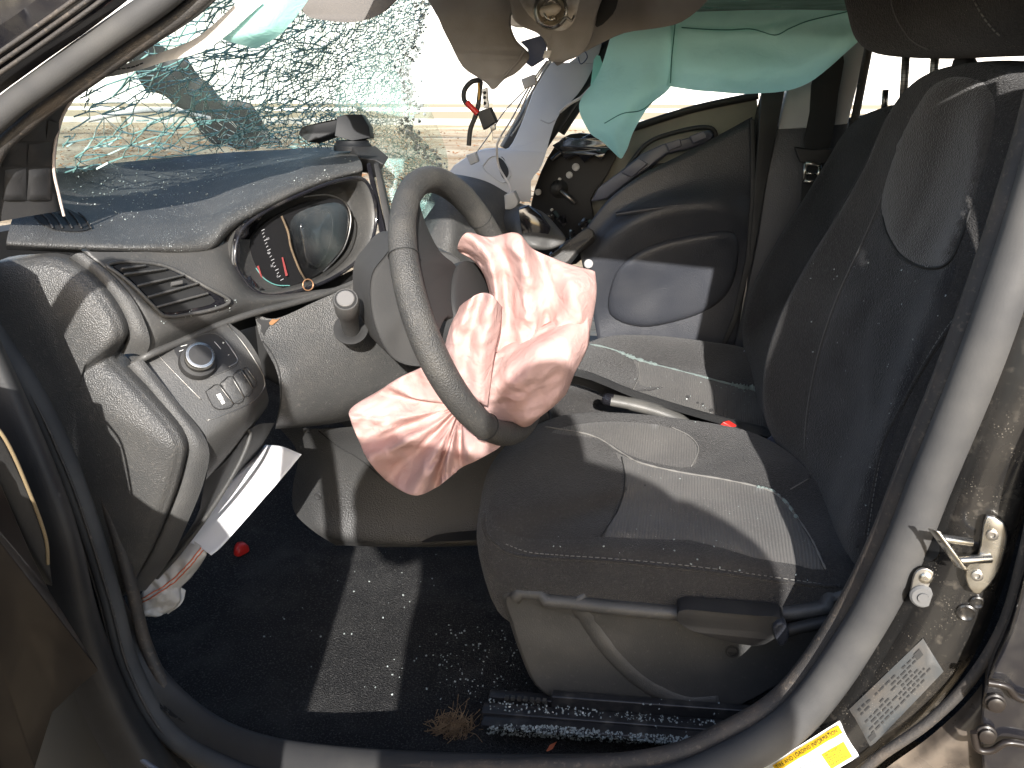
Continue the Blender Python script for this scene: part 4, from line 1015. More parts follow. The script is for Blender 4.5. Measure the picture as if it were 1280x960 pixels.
mesh_obj('edge_crumbs', vs, fs, M['chips'], ws, kind='stuff', smooth=False)
# crumpled bonnet and wiper outside the glass
def crum(v, a, b): return v + Vector((.02, -.03, .05)) * (nz(v, 7, 2) + .5 * nz(v, 19, 4))
loft('crumpled_bonnet', [[(150, 30, 2.0), (190, 50, 2.05), (230, 80, 2.1), (275, 120, 2.15), (330, 158, 2.2), (352, 182, 2.2)],
                         [(160, 75, 2.0), (196, 96, 2.05), (222, 124, 2.1), (262, 150, 2.15), (310, 172, 2.2), (335, 190, 2.2)],
                         [(190, 100, 2.1), (208, 122, 2.1), (226, 140, 2.12), (256, 162, 2.15), (290, 178, 2.2), (320, 194, 2.2)]], M['black'], car, k=6, kr=6, disp=crum, thick=.01)
tube('wiper_arm', [(110, 150, 1.75), (160, 140, 1.8), (215, 138, 1.9), (262, 148, 2.0)], .006, M['rubberplug'], car)
# dash camera or phone clamp on top of the dash
dv_ = thing('device_mount', 'black swivelling device holder on the dash top against the cracked glass', 'phone holder', P(440, 185, 1.62))
prism('arm', [(372, 168, 1.58), (377, 158, 1.58), (412, 150, 1.60), (428, 147, 1.62), (432, 158, 1.62), (418, 166, 1.61), (385, 178, 1.58)], (.01, .035, -.005), M['matteblack'], dv_, bevel=.003)
prism('swivel_head', [(418, 170, 1.60), (421, 146, 1.61), (432, 143, 1.62), (452, 143, 1.64), (461, 158, 1.64), (463, 172, 1.63), (440, 176, 1.61)], (-.01, .05, -.004), M['matteblack'], dv_, bevel=.005)
mesh_obj('base_foot', *lathe_data(P(441, 184, 1.64), (0, 0, 1), [(-.006, .040), (.004, .040), (.008, .036), (.014, .034)], 24), M['matteblack'], dv_, flat_angle=.6)

# ================================================================== STEERING WHEEL
WC = Vector((-.3045, 1.1971, .9798)); WT, WW, WR = .39073, -.07383, .2113
wn_ = Vector((math.cos(WT) * math.cos(WW), math.cos(WT) * math.sin(WW), math.sin(WT)))
wu = wn_.cross(Vector((0, 0, 1))).normalized(); wv = wu.cross(wn_).normalized()
def wp(a, r, e=0.0): return WC + wu * (math.cos(a) * r) + wv * (math.sin(a) * r) + wn_ * e
def wxy(x, y, e=0.0): return WC + wu * x + wv * y + wn_ * e
sw_ = thing('steering_wheel', 'worn dark grey steering wheel seen nearly edge-on with burst airbag hanging from it', 'steering wheel', WC)
N = 120
path = [wp(2 * math.pi * i / N, WR) for i in range(N)]
rr = [0.0205 * (1 + .06 * math.cos(3 * 2 * math.pi * i / N)) for i in range(N)]
v, f = tube_data(path, rr, 18, closed=True, up=wn_); rim = mesh_obj('rim', v, f, M['wheel'], sw_)
for a in (R(35), R(-48), R(145), R(-132)):
    v, f = tube_data([wp(a, WR) + (wn_ * math.sin(b) + (wp(a, 1) - WC) * math.cos(b)) * .0209 for b in [2 * math.pi * i / 24 for i in range(24)]], .0009, 5, closed=True); mesh_obj('rim_joint', v, f, M['void'], rim)
hubo = [wxy(.10 * math.cos(t) * (1 + .10 * math.cos(2 * t)), .085 * math.sin(t) - .01) for t in [2 * math.pi * i / 14 for i in range(14)]]
hub = loft('hub', [shifted(hubo, wn_ * -.05), shifted(hubo, wn_ * -.02), shifted(hubo, wn_ * .002), shifted(inset(hubo, .94), wn_ * .010), shifted(inset(hubo, .7), wn_ * .014)], M['hub'], sw_, closed=True, cap=wn_ * .001, cap0=True, k=4, kr=3)
for a0, w0, w1 in ((R(34), R(34), R(40)), (R(184), R(26), R(34)), (R(-92), R(20), R(30))):
    rows = []
    for e, s in ((-.016, 1.0), (-.002, 1.0), (.004, .9), (-.002, .8), (-.016, .8)):
        pass
    outl = [wp(a0 - w1, .075), wp(a0 - w0 * .8, .12), wp(a0 - w0 * .95, .165), wp(a0 - w0 * 1.1, .200), wp(a0, .203), wp(a0 + w0 * 1.1, .200), wp(a0 + w0 * .95, .165), wp(a0 + w0 * .8, .12), wp(a0 + w1, .075), wp(a0, .06)]
    prism('spoke', [p - wn_ * .014 for p in outl], wn_ * .018, M['hub'], sw_, bevel=.004, k=3)

# ================================================================== BURST DRIVER AIRBAG
def ridged(v, s, seed):
    return 1 - abs(nz(v, s, seed)) * 2
def crumple(amp, seed, ctr):
    def fn(v, a, b):
        n = (CAM - v).normalized()
        w = Vector((v.x + .03 * nz(v, 14, seed), v.y + .03 * nz(v, 14, seed + 4), v.z + .03 * nz(v, 14, seed + 8)))
        st = Vector((w.x * 1.6, w.y, w.z * .7))
        vo = noise.voronoi(w * 10 + Vector((seed, 0, seed)))[0]
        vo2 = noise.voronoi(w * 22 + Vector((seed, 3, seed)))[0]
        q = v - ctr; th = math.atan2(q.dot(UPV), q.dot(RIGHT)); rad = q.length
        ph_ = th * 1.3 + .9 * nz(v, 6, seed + 9) + 1.2 * rad
        tri = 1 - 2 * abs((ph_ % 1.0) * 2 - 1)
        tr2 = 1 - 2 * abs(((th * 3.2 + 1.6 * nz(v, 9, seed + 12)) % 1.0) * 2 - 1)
        d = .42 + tri * .30 * min(1, rad / .08) + tr2 * .15 * min(1, rad / .08) + .3 * nz(w, 7, seed) - .85 * abs(nz(st, 13, seed + 2)) + .42 * (vo[1] - vo[0]) + .24 * (vo2[1] - vo2[0]) - .36 * abs(nz(w, 27, seed + 5)) - .12 * abs(nz(w, 55, seed + 6))
        edge = min(1.0, max(0.0, (a - .27) * 4))
        return v + n * (amp * (d - .45) * (.10 + .90 * edge))
    return fn
def lobe(ring, bulge, amp, seed, kk=10, ctr=None):
    o = [W(p) for p in ring]
    rings = [shifted(inset(o, .7), (-.0, .05, 0)), shifted(inset(o, .97), (0, .02, 0)), o]
    for s, b in ((.93, .35), (.8, .68), (.62, .88), (.4, .97), (.18, 1.0)):
        rings.append(shifted(inset(o, s), (bulge * .25 * b, -bulge * b, bulge * .1 * b)))
    return loft_data(rings, kk, 9, True, disp=crumple(amp, seed, ctr or P(585, 400, 1.2)), cap=(0, 0, 0), cap0=True)
def fold(amp, seed):
    def fn(v, a, b):
        n = (CAM - v).normalized()
        w = Vector((v.x + .03 * nz(v, 14, seed), v.y + .03 * nz(v, 14, seed + 4), v.z + .03 * nz(v, 14, seed + 8)))
        vo = noise.voronoi(w * 13 + Vector((seed, 0, seed)))[0]; vo2 = noise.voronoi(w * 30 + Vector((seed, 3, seed)))[0]
        d = -.9 * abs(nz(w, 15, seed + 2)) + .40 * (vo[1] - vo[0]) + .22 * (vo2[1] - vo2[0]) - .30 * abs(nz(w, 32, seed + 5))
        return v + n * (amp * d)
    return fn
def sheet(rows, amp, seed, k=12, kr=10): return loft_data(rows, k, kr, disp=fold(amp, seed))
upper = sheet([[(588, 322, 1.25), (600, 335, 1.25), (612, 356, 1.25), (616, 388, 1.23), (606, 428, 1.20)],
               [(572, 312, 1.195), (590, 322, 1.205), (606, 346, 1.205), (613, 384, 1.195), (604, 430, 1.17)],
               [(583, 291, 1.165), (603, 310, 1.16), (617, 346, 1.15), (620, 392, 1.15), (612, 438, 1.135)],
               [(612, 296, 1.20), (626, 316, 1.175), (634, 352, 1.178), (636, 396, 1.172), (632, 440, 1.15)],
               [(646, 291, 1.165), (652, 318, 1.14), (660, 352, 1.135), (662, 392, 1.135), (658, 436, 1.14)],
               [(668, 312, 1.20), (680, 334, 1.185), (688, 362, 1.17), (684, 396, 1.172), (680, 426, 1.155)],
               [(712, 330, 1.185), (714, 346, 1.155), (716, 366, 1.14), (712, 392, 1.135), (704, 418, 1.14)],
               [(743, 339, 1.215), (745, 360, 1.19), (743, 382, 1.18), (739, 404, 1.18), (732, 432, 1.185)],
               [(736, 346, 1.27), (738, 364, 1.25), (736, 384, 1.24), (732, 404, 1.24), (726, 430, 1.23)]], .030, 1.3)
flap = sheet([[(594, 430, 1.165), (622, 432, 1.165), (642, 424, 1.175), (690, 402, 1.175), (728, 384, 1.20)],
              [(590, 456, 1.125), (618, 458, 1.115), (642, 450, 1.100), (692, 424, 1.105), (735, 398, 1.165)],
              [(597, 484, 1.110), (624, 482, 1.098), (648, 476, 1.075), (698, 452, 1.088), (735, 430, 1.155)],
              [(603, 505, 1.120), (630, 504, 1.112), (654, 500, 1.086), (700, 478, 1.100), (718, 466, 1.155)],
              [(622, 525, 1.130), (640, 526, 1.118), (657, 526, 1.106), (690, 507, 1.115), (707, 492, 1.155)],
              [(640, 532, 1.17), (648, 534, 1.165), (657, 535, 1.160), (680, 516, 1.165), (698, 498, 1.185)]], .026, 4.1)
tube_ = sheet([[(578, 392, 1.138), (566, 416, 1.133), (560, 442, 1.128), (562, 464, 1.128)], [(574, 384, 1.103), (560, 410, 1.103), (553, 440, 1.103), (556, 466, 1.108)], [(588, 373, 1.063), (577, 402, 1.058), (566, 436, 1.063), (570, 476, 1.078)],
               [(604, 366, 1.078), (594, 398, 1.073), (584, 438, 1.073), (584, 492, 1.078)], [(616, 370, 1.053), (610, 402, 1.053), (602, 442, 1.058), (598, 502, 1.073)], [(628, 384, 1.098), (626, 410, 1.093), (618, 448, 1.093), (610, 508, 1.093)]], .022, 7.7)
anc = P(578, 506, 1.215); rays = []
for (x, y, Y, up_) in ((552, 446, 1.23, .02), (529, 458, 1.215, .012), (497, 473, 1.170, -.014), (474, 488, 1.195, .010), (440, 509, 1.165, -.012), (439, 524, 1.145, -.012), (450, 552, 1.170, .012), (461, 574, 1.130, -.014), (486, 602, 1.160, .014), (519, 618, 1.110, -.016), (545, 609, 1.155, .016),
                       (560, 598, 1.115, -.014), (578, 583, 1.155, .014), (597, 574, 1.120, -.010), (626, 557, 1.150, .004), (628, 546, 1.19, .02)):
    e_ = P(x, y, Y); r_ = []
    for t, bl in ((.0, 0), (.28, -.016), (.6, -.026), (.88, -.016), (1.0, 0)):
        p = anc.lerp(e_, t); p.y += bl + up_ * (1 - abs(2 * t - 1)) * 1.0; r_.append(p)
    r_.append(e_ + (anc - e_).normalized() * .02 + Vector((0, .05, 0)))
    rays.append(r_)
low_ = sheet(rays, .036, 11.2, 9, 8)
v, f = join_data([upper, flap, tube_, low_])
ab = mesh_obj('driver_airbag', v, f, M['bag'], None, key='bag')
md = ab.modifiers.new('thickness', 'SOLIDIFY'); md.thickness = .0012
tag(ab, 'burst pale pink airbag hanging in crumpled folds through the steering wheel', 'airbag')

# ================================================================== FAR SIDE: pillar trims, door, curtain
fp = [(596, 190, 2.22), (560, 217, 2.20), (600, 233, 2.18), (630, 245, 2.17), (662, 252, 2.17), (664, 226, 2.17), (678, 205, 2.18), (692, 158, 2.20), (704, 136, 2.21), (722, 118, 2.22), (738, 92, 2.23), (752, 55, 2.24), (738, 56, 2.25), (712, 78, 2.25), (688, 78, 2.25), (674, 98, 2.25), (662, 128, 2.24), (650, 160, 2.23), (636, 186, 2.23), (622, 186, 2.23)]
prism('far_pillar_trim', fp, (-.01, .05, 0), M['lav'], car, bevel=.008, k=3, key='fpillar')
decal('tweeter_hole', [(622, 200), (628, 196), (634, 206), (636, 218), (630, 224), (624, 212)], ['fpillar'], M['void'], car, off=.002, step=5, k=3)
seam('tweeter_rim', [(603, 208), (614, 196), (626, 197), (635, 208), (638, 220), (628, 228), (610, 216), (603, 208)], ['fpillar'], .0022, M['lav'], car, off=.001)
seam('pillar_joint', [(676, 150), (686, 154), (694, 150)], ['fpillar'], .0016, M['greyprint'], car)
seam('pillar_tag', [(722, 68), (730, 64), (734, 72), (726, 80), (722, 68)], ['fpillar'], .0014, M['bluefoil'], car)
prism('far_windscreen_post', [(628, 184, 2.30), (660, 128, 2.31), (690, 78, 2.32), (700, 82, 2.32), (672, 130, 2.31), (640, 190, 2.30)], (-.02, .05, 0), M['black'], car, bevel=.004)
pd = thing('passenger_door', 'far front passenger door with torn trim, bare metal and dangling brackets', 'car door', P(850, 400, 2.28))
# glossy black inner corner plate with round plugs
BP = [(664, 300, 2.27), (664, 255, 2.27), (676, 215, 2.27), (694, 182, 2.28), (712, 168, 2.28), (738, 168, 2.28), (752, 180, 2.27), (768, 182, 2.27), (770, 196, 2.27), (754, 226, 2.26), (738, 250, 2.25), (744, 300, 2.25), (720, 330, 2.25), (680, 330, 2.26)]
bp_ = prism('inner_plate', BP, (0, .03, 0), pmat('black_plate_steel', (.007, .007, .008), .5, spec=.25), pd, bevel=.005, k=2, key='plate')
for (x, y, r) in ((720, 209, .0105), (712, 219, .0095), (673, 240, .009), (676, 277, .008), (690, 262, .004), (700, 224, .005)):
    h = cast(x, y, ['plate'])
    v, f = lathe_data(h[0], h[1], [(0, r), (.006, r), (.008, r * .7)], 18); mesh_obj('round_plug', v, f, M['rubberplug'], bp_, flat_angle=.6)
h = cast(699, 236, ['plate'])
mesh_obj('rubber_boot', *lathe_data(h[0], (-.2, -.9, .2), [(0, .026), (.01, .024), (.02, .018), (.03, .012), (.034, .006)], 20), M['black'], bp_, flat_angle=1.0)
mesh_obj('cable_stub', *rod_data(h[0] + Vector((.01, -.03, 0)), h[0] + Vector((.05, -.035, -.035)), .006), M['steel'], bp_)
tube('plate_crease', [(690, 200, 2.262), (704, 190, 2.262), (722, 186, 2.262), (744, 188, 2.258)], .006, M['gloss'], bp_)
prism('torn_trim', [(690, 182, 2.24), (706, 172, 2.24), (724, 174, 2.23), (740, 166, 2.23), (754, 172, 2.22), (774, 178, 2.22), (778, 186, 2.22), (768, 192, 2.22), (760, 187, 2.22), (752, 201, 2.22), (742, 194, 2.22), (730, 204, 2.23), (722, 194, 2.23), (706, 200, 2.24), (700, 190, 2.24)], (0, .02, 0), M['gloss'], pd, bevel=.003)
prism('broken_bezel', [(648, 262, 1.96), (660, 258, 1.97), (676, 270, 1.98), (688, 286, 1.98), (684, 298, 1.98), (668, 300, 1.97), (652, 292, 1.96)], (0, .01, .004), M['gloss'], dash, bevel=.002)
random.seed(8)
vs, fs = [], []
for i in range(22):
    x, y = random.uniform(676, 740), random.uniform(268, 318); c = P(x, y, 2.20)
    a = Vector((random.uniform(-1, 1), random.uniform(-.3, .3), random.uniform(-1, 1))).normalized(); b = a.orthogonal().normalized(); s = random.uniform(.006, .016)
    d_ = box_data(c, a * s, b * s * .5, a.cross(b) * s * .4); o_ = len(vs); vs += d_[0]; fs += [tuple(i_ + o_ for i_ in q) for q in d_[1]]
mesh_obj('broken_clips', vs, fs, M['gloss'], pd, smooth=False, kind='stuff')
prism('torn_bracket', [(694, 322, 2.12), (706, 302, 2.13), (722, 294, 2.14), (732, 284, 2.15), (742, 288, 2.15), (742, 300, 2.15), (726, 308, 2.13), (714, 322, 2.12), (702, 332, 2.12)], (0, .03, -.005), M['dash'], pd, bevel=.003)
# bare metal above the trim, with its window sill seal and frame
prism('inner_skin', [(736, 200, 2.30), (770, 175, 2.30), (800, 160, 2.30), (868, 139, 2.30), (946, 121, 2.30), (950, 190, 2.30), (945, 300, 2.30), (740, 300, 2.30)], (0, .02, 0), M['olive'], pd, bevel=.002)
tube('window_sill_seal', [(722, 178, 2.29), (758, 172, 2.29), (800, 157, 2.29), (868, 136, 2.29), (948, 119, 2.29)], .011, M['black'], pd, flat=.8)
prism('rear_frame', [(952, 118, 2.27), (976, 114, 2.27), (962, 180, 2.27), (950, 250, 2.26), (944, 250, 2.26), (944, 150, 2.27)], (0, .04, 0), M['black'], pd, bevel=.004)
tube('front_frame', [(700, 165, 2.31), (724, 128, 2.31), (752, 82, 2.31), (776, 44, 2.31)], .016, M['black'], pd)
br_ = prism('handle_bracket', [(738, 252, 2.20), (748, 234, 2.20), (775, 214, 2.20), (802, 192, 2.21), (828, 180, 2.21), (860, 172, 2.22), (886, 162, 2.23), (892, 168, 2.23), (886, 178, 2.23), (858, 186, 2.22), (832, 192, 2.21), (812, 208, 2.20), (786, 226, 2.2), (758, 248, 2.2)], (.005, .03, -.005), M['bracket'], pd, bevel=.004)
for q in ([(776, 216, 2.19), (798, 198, 2.19), (810, 205, 2.19), (790, 222, 2.19)], [(832, 180, 2.2), (850, 174, 2.2), (852, 183, 2.2), (836, 189, 2.2)], [(862, 171, 2.21), (880, 164, 2.21), (884, 173, 2.21), (866, 180, 2.21)]):
    prism('bracket_block', q, (.0, -.012, .002), M['bracket'], br_, bevel=.002)
tube('handle_recess_rim', [(772, 232, 2.24), (800, 212, 2.25), (840, 205, 2.26), (878, 196, 2.26), (894, 178, 2.26), (888, 160, 2.26), (850, 164, 2.26), (806, 182, 2.25)], .006, M['black'], pd, closed=True)
seam_rod = tube('pull_cable', [(800, 226, 2.22), (812, 218, 2.22), (824, 220, 2.22)], .004, M['steel'], pd)
# trim panel, warped
D0 = [(722, 300, 2.16), (760, 250, 2.17), (802, 219, 2.18), (850, 194, 2.2), (900, 168, 2.22), (940, 146, 2.23)]
D1 = [(726, 318, 2.15), (764, 274, 2.16), (806, 250, 2.17), (856, 234, 2.18), (902, 222, 2.2), (943, 214, 2.22)]
D2 = [(730, 336, 2.13), (768, 292, 2.12), (810, 268, 2.12), (858, 258, 2.14), (904, 258, 2.16), (942, 262, 2.21)]
D3 = [(736, 356, 2.14), (772, 322, 2.13), (812, 300, 2.14), (860, 288, 2.16), (906, 286, 2.18), (938, 300, 2.21)]
D4 = [(742, 396, 2.17), (776, 372, 2.18), (814, 356, 2.19), (862, 345, 2.2), (904, 338, 2.2), (934, 345, 2.21)]
D5 = [(748, 430, 2.17), (780, 418, 2.18), (818, 412, 2.19), (864, 400, 2.2), (900, 388, 2.2), (928, 380, 2.21)]
D6 = [(752, 460, 2.17), (784, 455, 2.18), (820, 450, 2.19), (866, 445, 2.2), (900, 440, 2.2), (920, 430, 2.21)]
tp = loft('trim_panel', [D0, D1, D2, D3, D4, D5, D6], M['navy'], pd, k=6, kr=5, thick=.006, key='dtrim')
PO = [(762, 392), (766, 350), (784, 324), (820, 304), (870, 292), (908, 288), (922, 298), (922, 330), (912, 362), (890, 384), (850, 400), (800, 408)]
po = [cast(x, y, ['dtrim']) for x, y in PO]; po = [p[0] + Vector((0, -.002, 0)) for p in po]
loft('pocket_cover', [po, shifted(inset(po, .97), (0, -.010, 0)), shifted(inset(po, .85), (0, -.018, 0)), shifted(inset(po, .5), (0, -.020, .002))], M['navy'], tp, closed=True, cap=(0, 0, 0), k=4, kr=4)
prism('panel_edge', [(938, 148, 2.215), (944, 150, 2.215), (945, 250, 2.2), (938, 330, 2.19), (922, 400, 2.19), (905, 438, 2.19), (900, 436, 2.19), (916, 396, 2.19), (932, 326, 2.19), (938, 250, 2.2)], (0, .05, 0), M['black'], pd, bevel=.002)
tube('armrest_edge', [(770, 268, 2.125), (810, 262, 2.125), (858, 256, 2.145), (904, 258, 2.165), (920, 280, 2.19)], .006, M['navy'], tp)
h = cast(736, 331, ['dtrim']); mesh_obj('round_plug', *lathe_data(P(736, 330, 2.09), (-.1, -1, .3), [(0, .012), (.006, .012), (.009, .008)], 18), M['rubberplug'], pd, flat_angle=.6)

# far centre pillar with belt
prism('far_centre_pillar', [(984, 110, 2.24), (1020, 80, 2.24), (1086, 40, 2.24), (1076, 90, 2.23), (1060, 155, 2.22), (1010, 160, 2.22), (972, 162, 2.22)], (0, .05, 0), M['lav'], car, bevel=.005, key='fbp')
prism('far_pillar_lower', [(970, 158, 2.225), (1010, 157, 2.225), (1062, 152, 2.225), (1050, 210, 2.21), (1010, 300, 2.2), (980, 400, 2.2), (950, 480, 2.2), (905, 480, 2.2), (926, 400, 2.2), (946, 300, 2.2), (958, 220, 2.21)], (0, .05, 0), M['navy'], car, bevel=.005)
prism('far_door_seal', [(952, 112, 2.20), (982, 108, 2.21), (968, 180, 2.21), (956, 240, 2.2), (946, 300, 2.19), (934, 360, 2.19), (938, 300, 2.19), (944, 220, 2.2)], (0, .02, 0), M['black'], car, bevel=.003)
tube('far_pillar_edge', [(1090, 38, 2.21), (1080, 90, 2.20), (1066, 160, 2.19), (1056, 190, 2.19)], .010, M['rubber_dark'], car)
prism('far_rear_side', [(1050, 150, 2.32), (1090, 142, 2.32), (1150, 136, 2.32), (1400, 130, 2.32), (1400, 600, 2.32), (960, 600, 2.32)], (0, .03, 0), M['black'], car, bevel=.004)
sb = thing('seat_belt', 'black front passenger belt hanging down the far centre pillar with chrome tongue', 'seat belt', P(1020, 190, 2.15))
prism('strap', [(1018, 92, 2.18), (1054, 66, 2.18), (1048, 118, 2.17), (1036, 186, 2.15), (1006, 186, 2.15), (1012, 140, 2.17)], (0, .004, 0), M['belt'], sb, bevel=.001, k=3)
prism('strap', [(1006, 204, 2.16), (1030, 206, 2.16), (1024, 260, 2.16), (1000, 330, 2.16), (984, 330, 2.16), (1000, 262, 2.16)], (0, .004, 0), M['belt'], sb, bevel=.001, k=3)
prism('tongue_cover', [(993, 184, 2.135), (1018, 187, 2.135), (1041, 186, 2.135), (1039, 201, 2.135), (1024, 206, 2.135), (1000, 203, 2.135)], (0, .018, 0), M['black'], sb, bevel=.003)
tg = [(1007, 204, 2.13), (1025, 206, 2.13), (1022, 228, 2.13), (1005, 226, 2.13)]
for a, b in ((0, 1), (1, 2), (2, 3), (3, 0)):
    pa, pb = W(tg[a]), W(tg[b])
    mesh_obj('tongue_bar', *rod_data(pa, pb, .0042, 10), M['chrome'], sb)
mesh_obj('tongue_bar', *rod_data(W((1006, 216, 2.13)), W((1023, 218, 2.13)), .003, 10), M['chrome'], sb)

# mint curtain airbag along the far roof rail
def curl(seed, amp=.014):
    def fn(v, a, b):
        return v + Vector((.1, -1, .1)) * (amp * (nz((v.x * 1.6, v.y, v.z * .6), 9, seed) + .5 * ridged(v, 16, seed + 2)) * min(1, .3 + a))
    return fn
cA = loft_data([[(765, 40, 2.17), (790, 32, 2.16), (818, 26, 2.15), (846, 20, 2.14)], [(748, 92, 2.15), (776, 84, 2.12), (808, 78, 2.10), (842, 70, 2.12)], [(724, 130, 2.14), (758, 124, 2.10), (798, 116, 2.07), (839, 107, 2.10)],
                [(736, 164, 2.13), (758, 150, 2.10), (784, 142, 2.08), (812, 132, 2.10)], [(754, 178, 2.12), (766, 172, 2.10), (776, 168, 2.10), (793, 162, 2.10)], [(772, 196, 2.12), (775, 198, 2.11), (778, 197, 2.11), (784, 186, 2.11)]], 7, 6, disp=curl(2))
cB = loft_data([[(846, -30, 2.18), (890, -34, 2.17), (940, -34, 2.17), (1000, -34, 2.17), (1078, -34, 2.18)], [(838, 22, 2.12), (892, 26, 2.10), (944, 24, 2.10), (1000, 12, 2.12), (1080, -4, 2.16)],
                [(838, 40, 2.12), (893, 46, 2.12), (944, 46, 2.12), (1000, 36, 2.14), (1082, 10, 2.18)],
                [(838, 78, 2.09), (890, 86, 2.06), (946, 88, 2.06), (1006, 78, 2.10), (1083, 28, 2.18)], [(833, 108, 2.09), (888, 115, 2.09), (946, 117, 2.09), (1010, 104, 2.13), (1084, 42, 2.19)]], 8, 6, disp=curl(5))
cv, cf = join_data([cA, cB])
ca_ = thing('curtain_airbag', 'large mint green curtain airbag drooping along the far side roof rail', 'airbag', P(850, 30, 2.15))
mesh_obj('curtain_cloth', cv, cf, M['mint'], ca_, key='curtain')
dk = pmat('dark_mint_thread', (0.05, 0.22, 0.18), .8)
for pth_ in ([(852, 34), (880, 36), (910, 37), (940, 36), (968, 44), (986, 36), (1010, 26), (1060, 14)], [(844, 30), (840, 70), (838, 104)], [(756, 154), (778, 142), (800, 138), (815, 128)]):
    seam('curtain_seam', pth_, ['curtain'], .0013, dk, ca_, off=.001)
tube('tether_cord', [(700, 140, 2.18), (712, 130, 2.17), (726, 122, 2.16), (738, 110, 2.15)], .004, M['pale'], ca_)
prism('tether_strap', [(742, 75, 2.19), (750, 70, 2.19), (756, 100, 2.18), (744, 118, 2.17), (728, 128, 2.17), (738, 108, 2.18)], (0, .004, 0), M['mint'], ca_, bevel=0, k=2)
# shreds of the driver side curtain at the top left
md = thing('curtain_airbag', 'small torn mint green airbag scrap with a pale strap hanging in the driver windscreen corner', 'airbag', P(320, 20, 1.12))
loft('mint_scrap', [[(276, 49, 1.06), (300, 30, 1.07), (322, -12, 1.08)], [(300, 56, 1.08), (326, 36, 1.07), (354, -12, 1.08)], [(322, 62, 1.10), (354, 40, 1.09), (394, -12, 1.10)]], M['mint'], md, k=8, kr=8, disp=curl(8, .006))
loft('pale_strap', [[(106, 97, 1.04), (150, 82, 1.05), (200, 66, 1.05), (250, 44, 1.06), (310, -10, 1.07)], [(112, 100, 1.04), (160, 92, 1.04), (206, 78, 1.05), (262, 60, 1.05), (330, 4, 1.07)]], M['pale'], md, k=8, kr=5, disp=curl(9, .004), key='strap')
stitches('stitching', [(124, 92), (140, 88), (164, 85), (182, 78)], ['strap'], .0009, M['print'], md, off=.001, pitch=5)

# ================================================================== ROOF LINING, VISOR, WIRES
hl = thing('headliner', 'torn taupe roof lining sagging down around the overhead lamp', 'headliner', P(680, 0, 1.5))
prism('torn_flap', [(532, -30, 1.42), (548, 24, 1.44), (562, 54, 1.45), (578, 84, 1.46), (598, 98, 1.47), (608, 105, 1.47), (617, 113, 1.47), (630, 100, 1.48), (645, 92, 1.48), (660, 76, 1.49), (658, 66, 1.5), (644, 52, 1.5), (637, 30, 1.5), (642, 6, 1.5), (655, -30, 1.5)], (0, .012, .004), M['taupe'], hl, bevel=.003, k=3)
tube('fold_line', [(655, 64, 1.495), (648, 76, 1.485), (630, 96, 1.475)], .0025, M['taupe'], hl)
prism('rear_flap', [(680, -30, 1.56), (690, 76, 1.56), (712, 74, 1.56), (745, 58, 1.57), (780, 42, 1.58), (820, 36, 1.6), (852, 28, 1.62), (884, 2, 1.64), (900, -30, 1.65)], (0, .015, .005), M['taupe'], hl, bevel=.004, k=3)
prism('blue_backing', [(650, 52, 1.56), (676, 44, 1.56), (684, 50, 1.56), (680, 74, 1.56), (664, 84, 1.56), (656, 78, 1.56), (660, 62, 1.56)], (0, .01, 0), M['bluefoil'], hl, bevel=.002)
oc = [W(p) for p in ((646, -30, 1.47), (640, 14, 1.46), (650, 30, 1.46), (672, 40, 1.47), (684, 54, 1.48), (684, 70, 1.49), (694, 77, 1.5), (722, 70, 1.5), (738, 52, 1.5), (744, 24, 1.5), (750, -30, 1.5))]
con = loft('overhead_console', [shifted(oc, (0, .04, .02)), oc, shifted(inset(oc, .94), (0, -.008, -.003)), shifted(inset(oc, .8), (0, -.010, -.004))], M['taupe'], hl, closed=True, cap=(0, 0, 0), k=4, kr=4, key='ohc')
prism('dark_opening', [(748, -20, 1.53), (772, -14, 1.53), (770, 10, 1.53), (760, 24, 1.53), (746, 34, 1.53), (742, 20, 1.53)], (0, .004, 0), M['void'], hl, bevel=.001, k=2)
lr = [(650, 2), (654, -16), (720, -16), (722, 12), (712, 34), (694, 38), (668, 26)]
lm = decal('lamp_housing', lr, ['ohc'], M['steel'], con, off=.003, step=8, k=3, edge=.002)
h = cast(688, 14, ['ohc'])
mesh_obj('reflector', *lathe_data(h[0] + h[1] * .004, h[1], [(0, .030), (.008, .028), (.010, .024), (.005, .018), (.003, .006)], 24), M['chrome'], con, flat_angle=.9)
bd = Vector((.95, -.2, .15)).normalized(); bc = h[0] + h[1] * .020
mesh_obj('bulb', *lathe_data(bc - bd * .020, bd, [(0, .004), (.004, .0085), (.028, .009), (.034, .006), (.038, .002)], 18), pmat('bulb_glass', (0.55, .48, .38), .08, spec=.8), con, flat_angle=1.2)
tube('bulb_clip', [h[0] + h[1] * .02 + RIGHT * .012 * math.cos(a) + UPV * .016 * math.sin(a) for a in [R(30 * i) for i in range(11)]], .0022, M['chrome'], con)
tube('bulb_clip', [P(700, 30, 1.45), P(708, 22, 1.445), P(714, 26, 1.445), P(718, 20, 1.45)], .002, M['steel'], con)
mesh_obj('hook_clip', *box_data(P(684, 22 + 46, 1.47), Vector((.006, 0, 0)), Vector((0, .003, 0)), Vector((.002, 0, .006))), M['pale'], hl, bevel=.0015)
vz = [(366, -30, 1.26), (374, 2, 1.25), (384, 20, 1.25), (410, 26, 1.25), (440, 28, 1.26), (466, 22, 1.27), (484, 10, 1.28), (508, -30, 1.3)]
vs_ = prism('sun_visor', vz, (0, .022, .006), M['taupe_dark'], None, bevel=.008, k=4)
tag(vs_, 'dark taupe sun visor poking down at the top edge in front of the cracked glass', 'sun visor')
wh = thing('wire_harness', 'black looped wire with red sleeve and grey plug dangling under the torn headliner', 'wire harness', P(600, 120, 1.5))
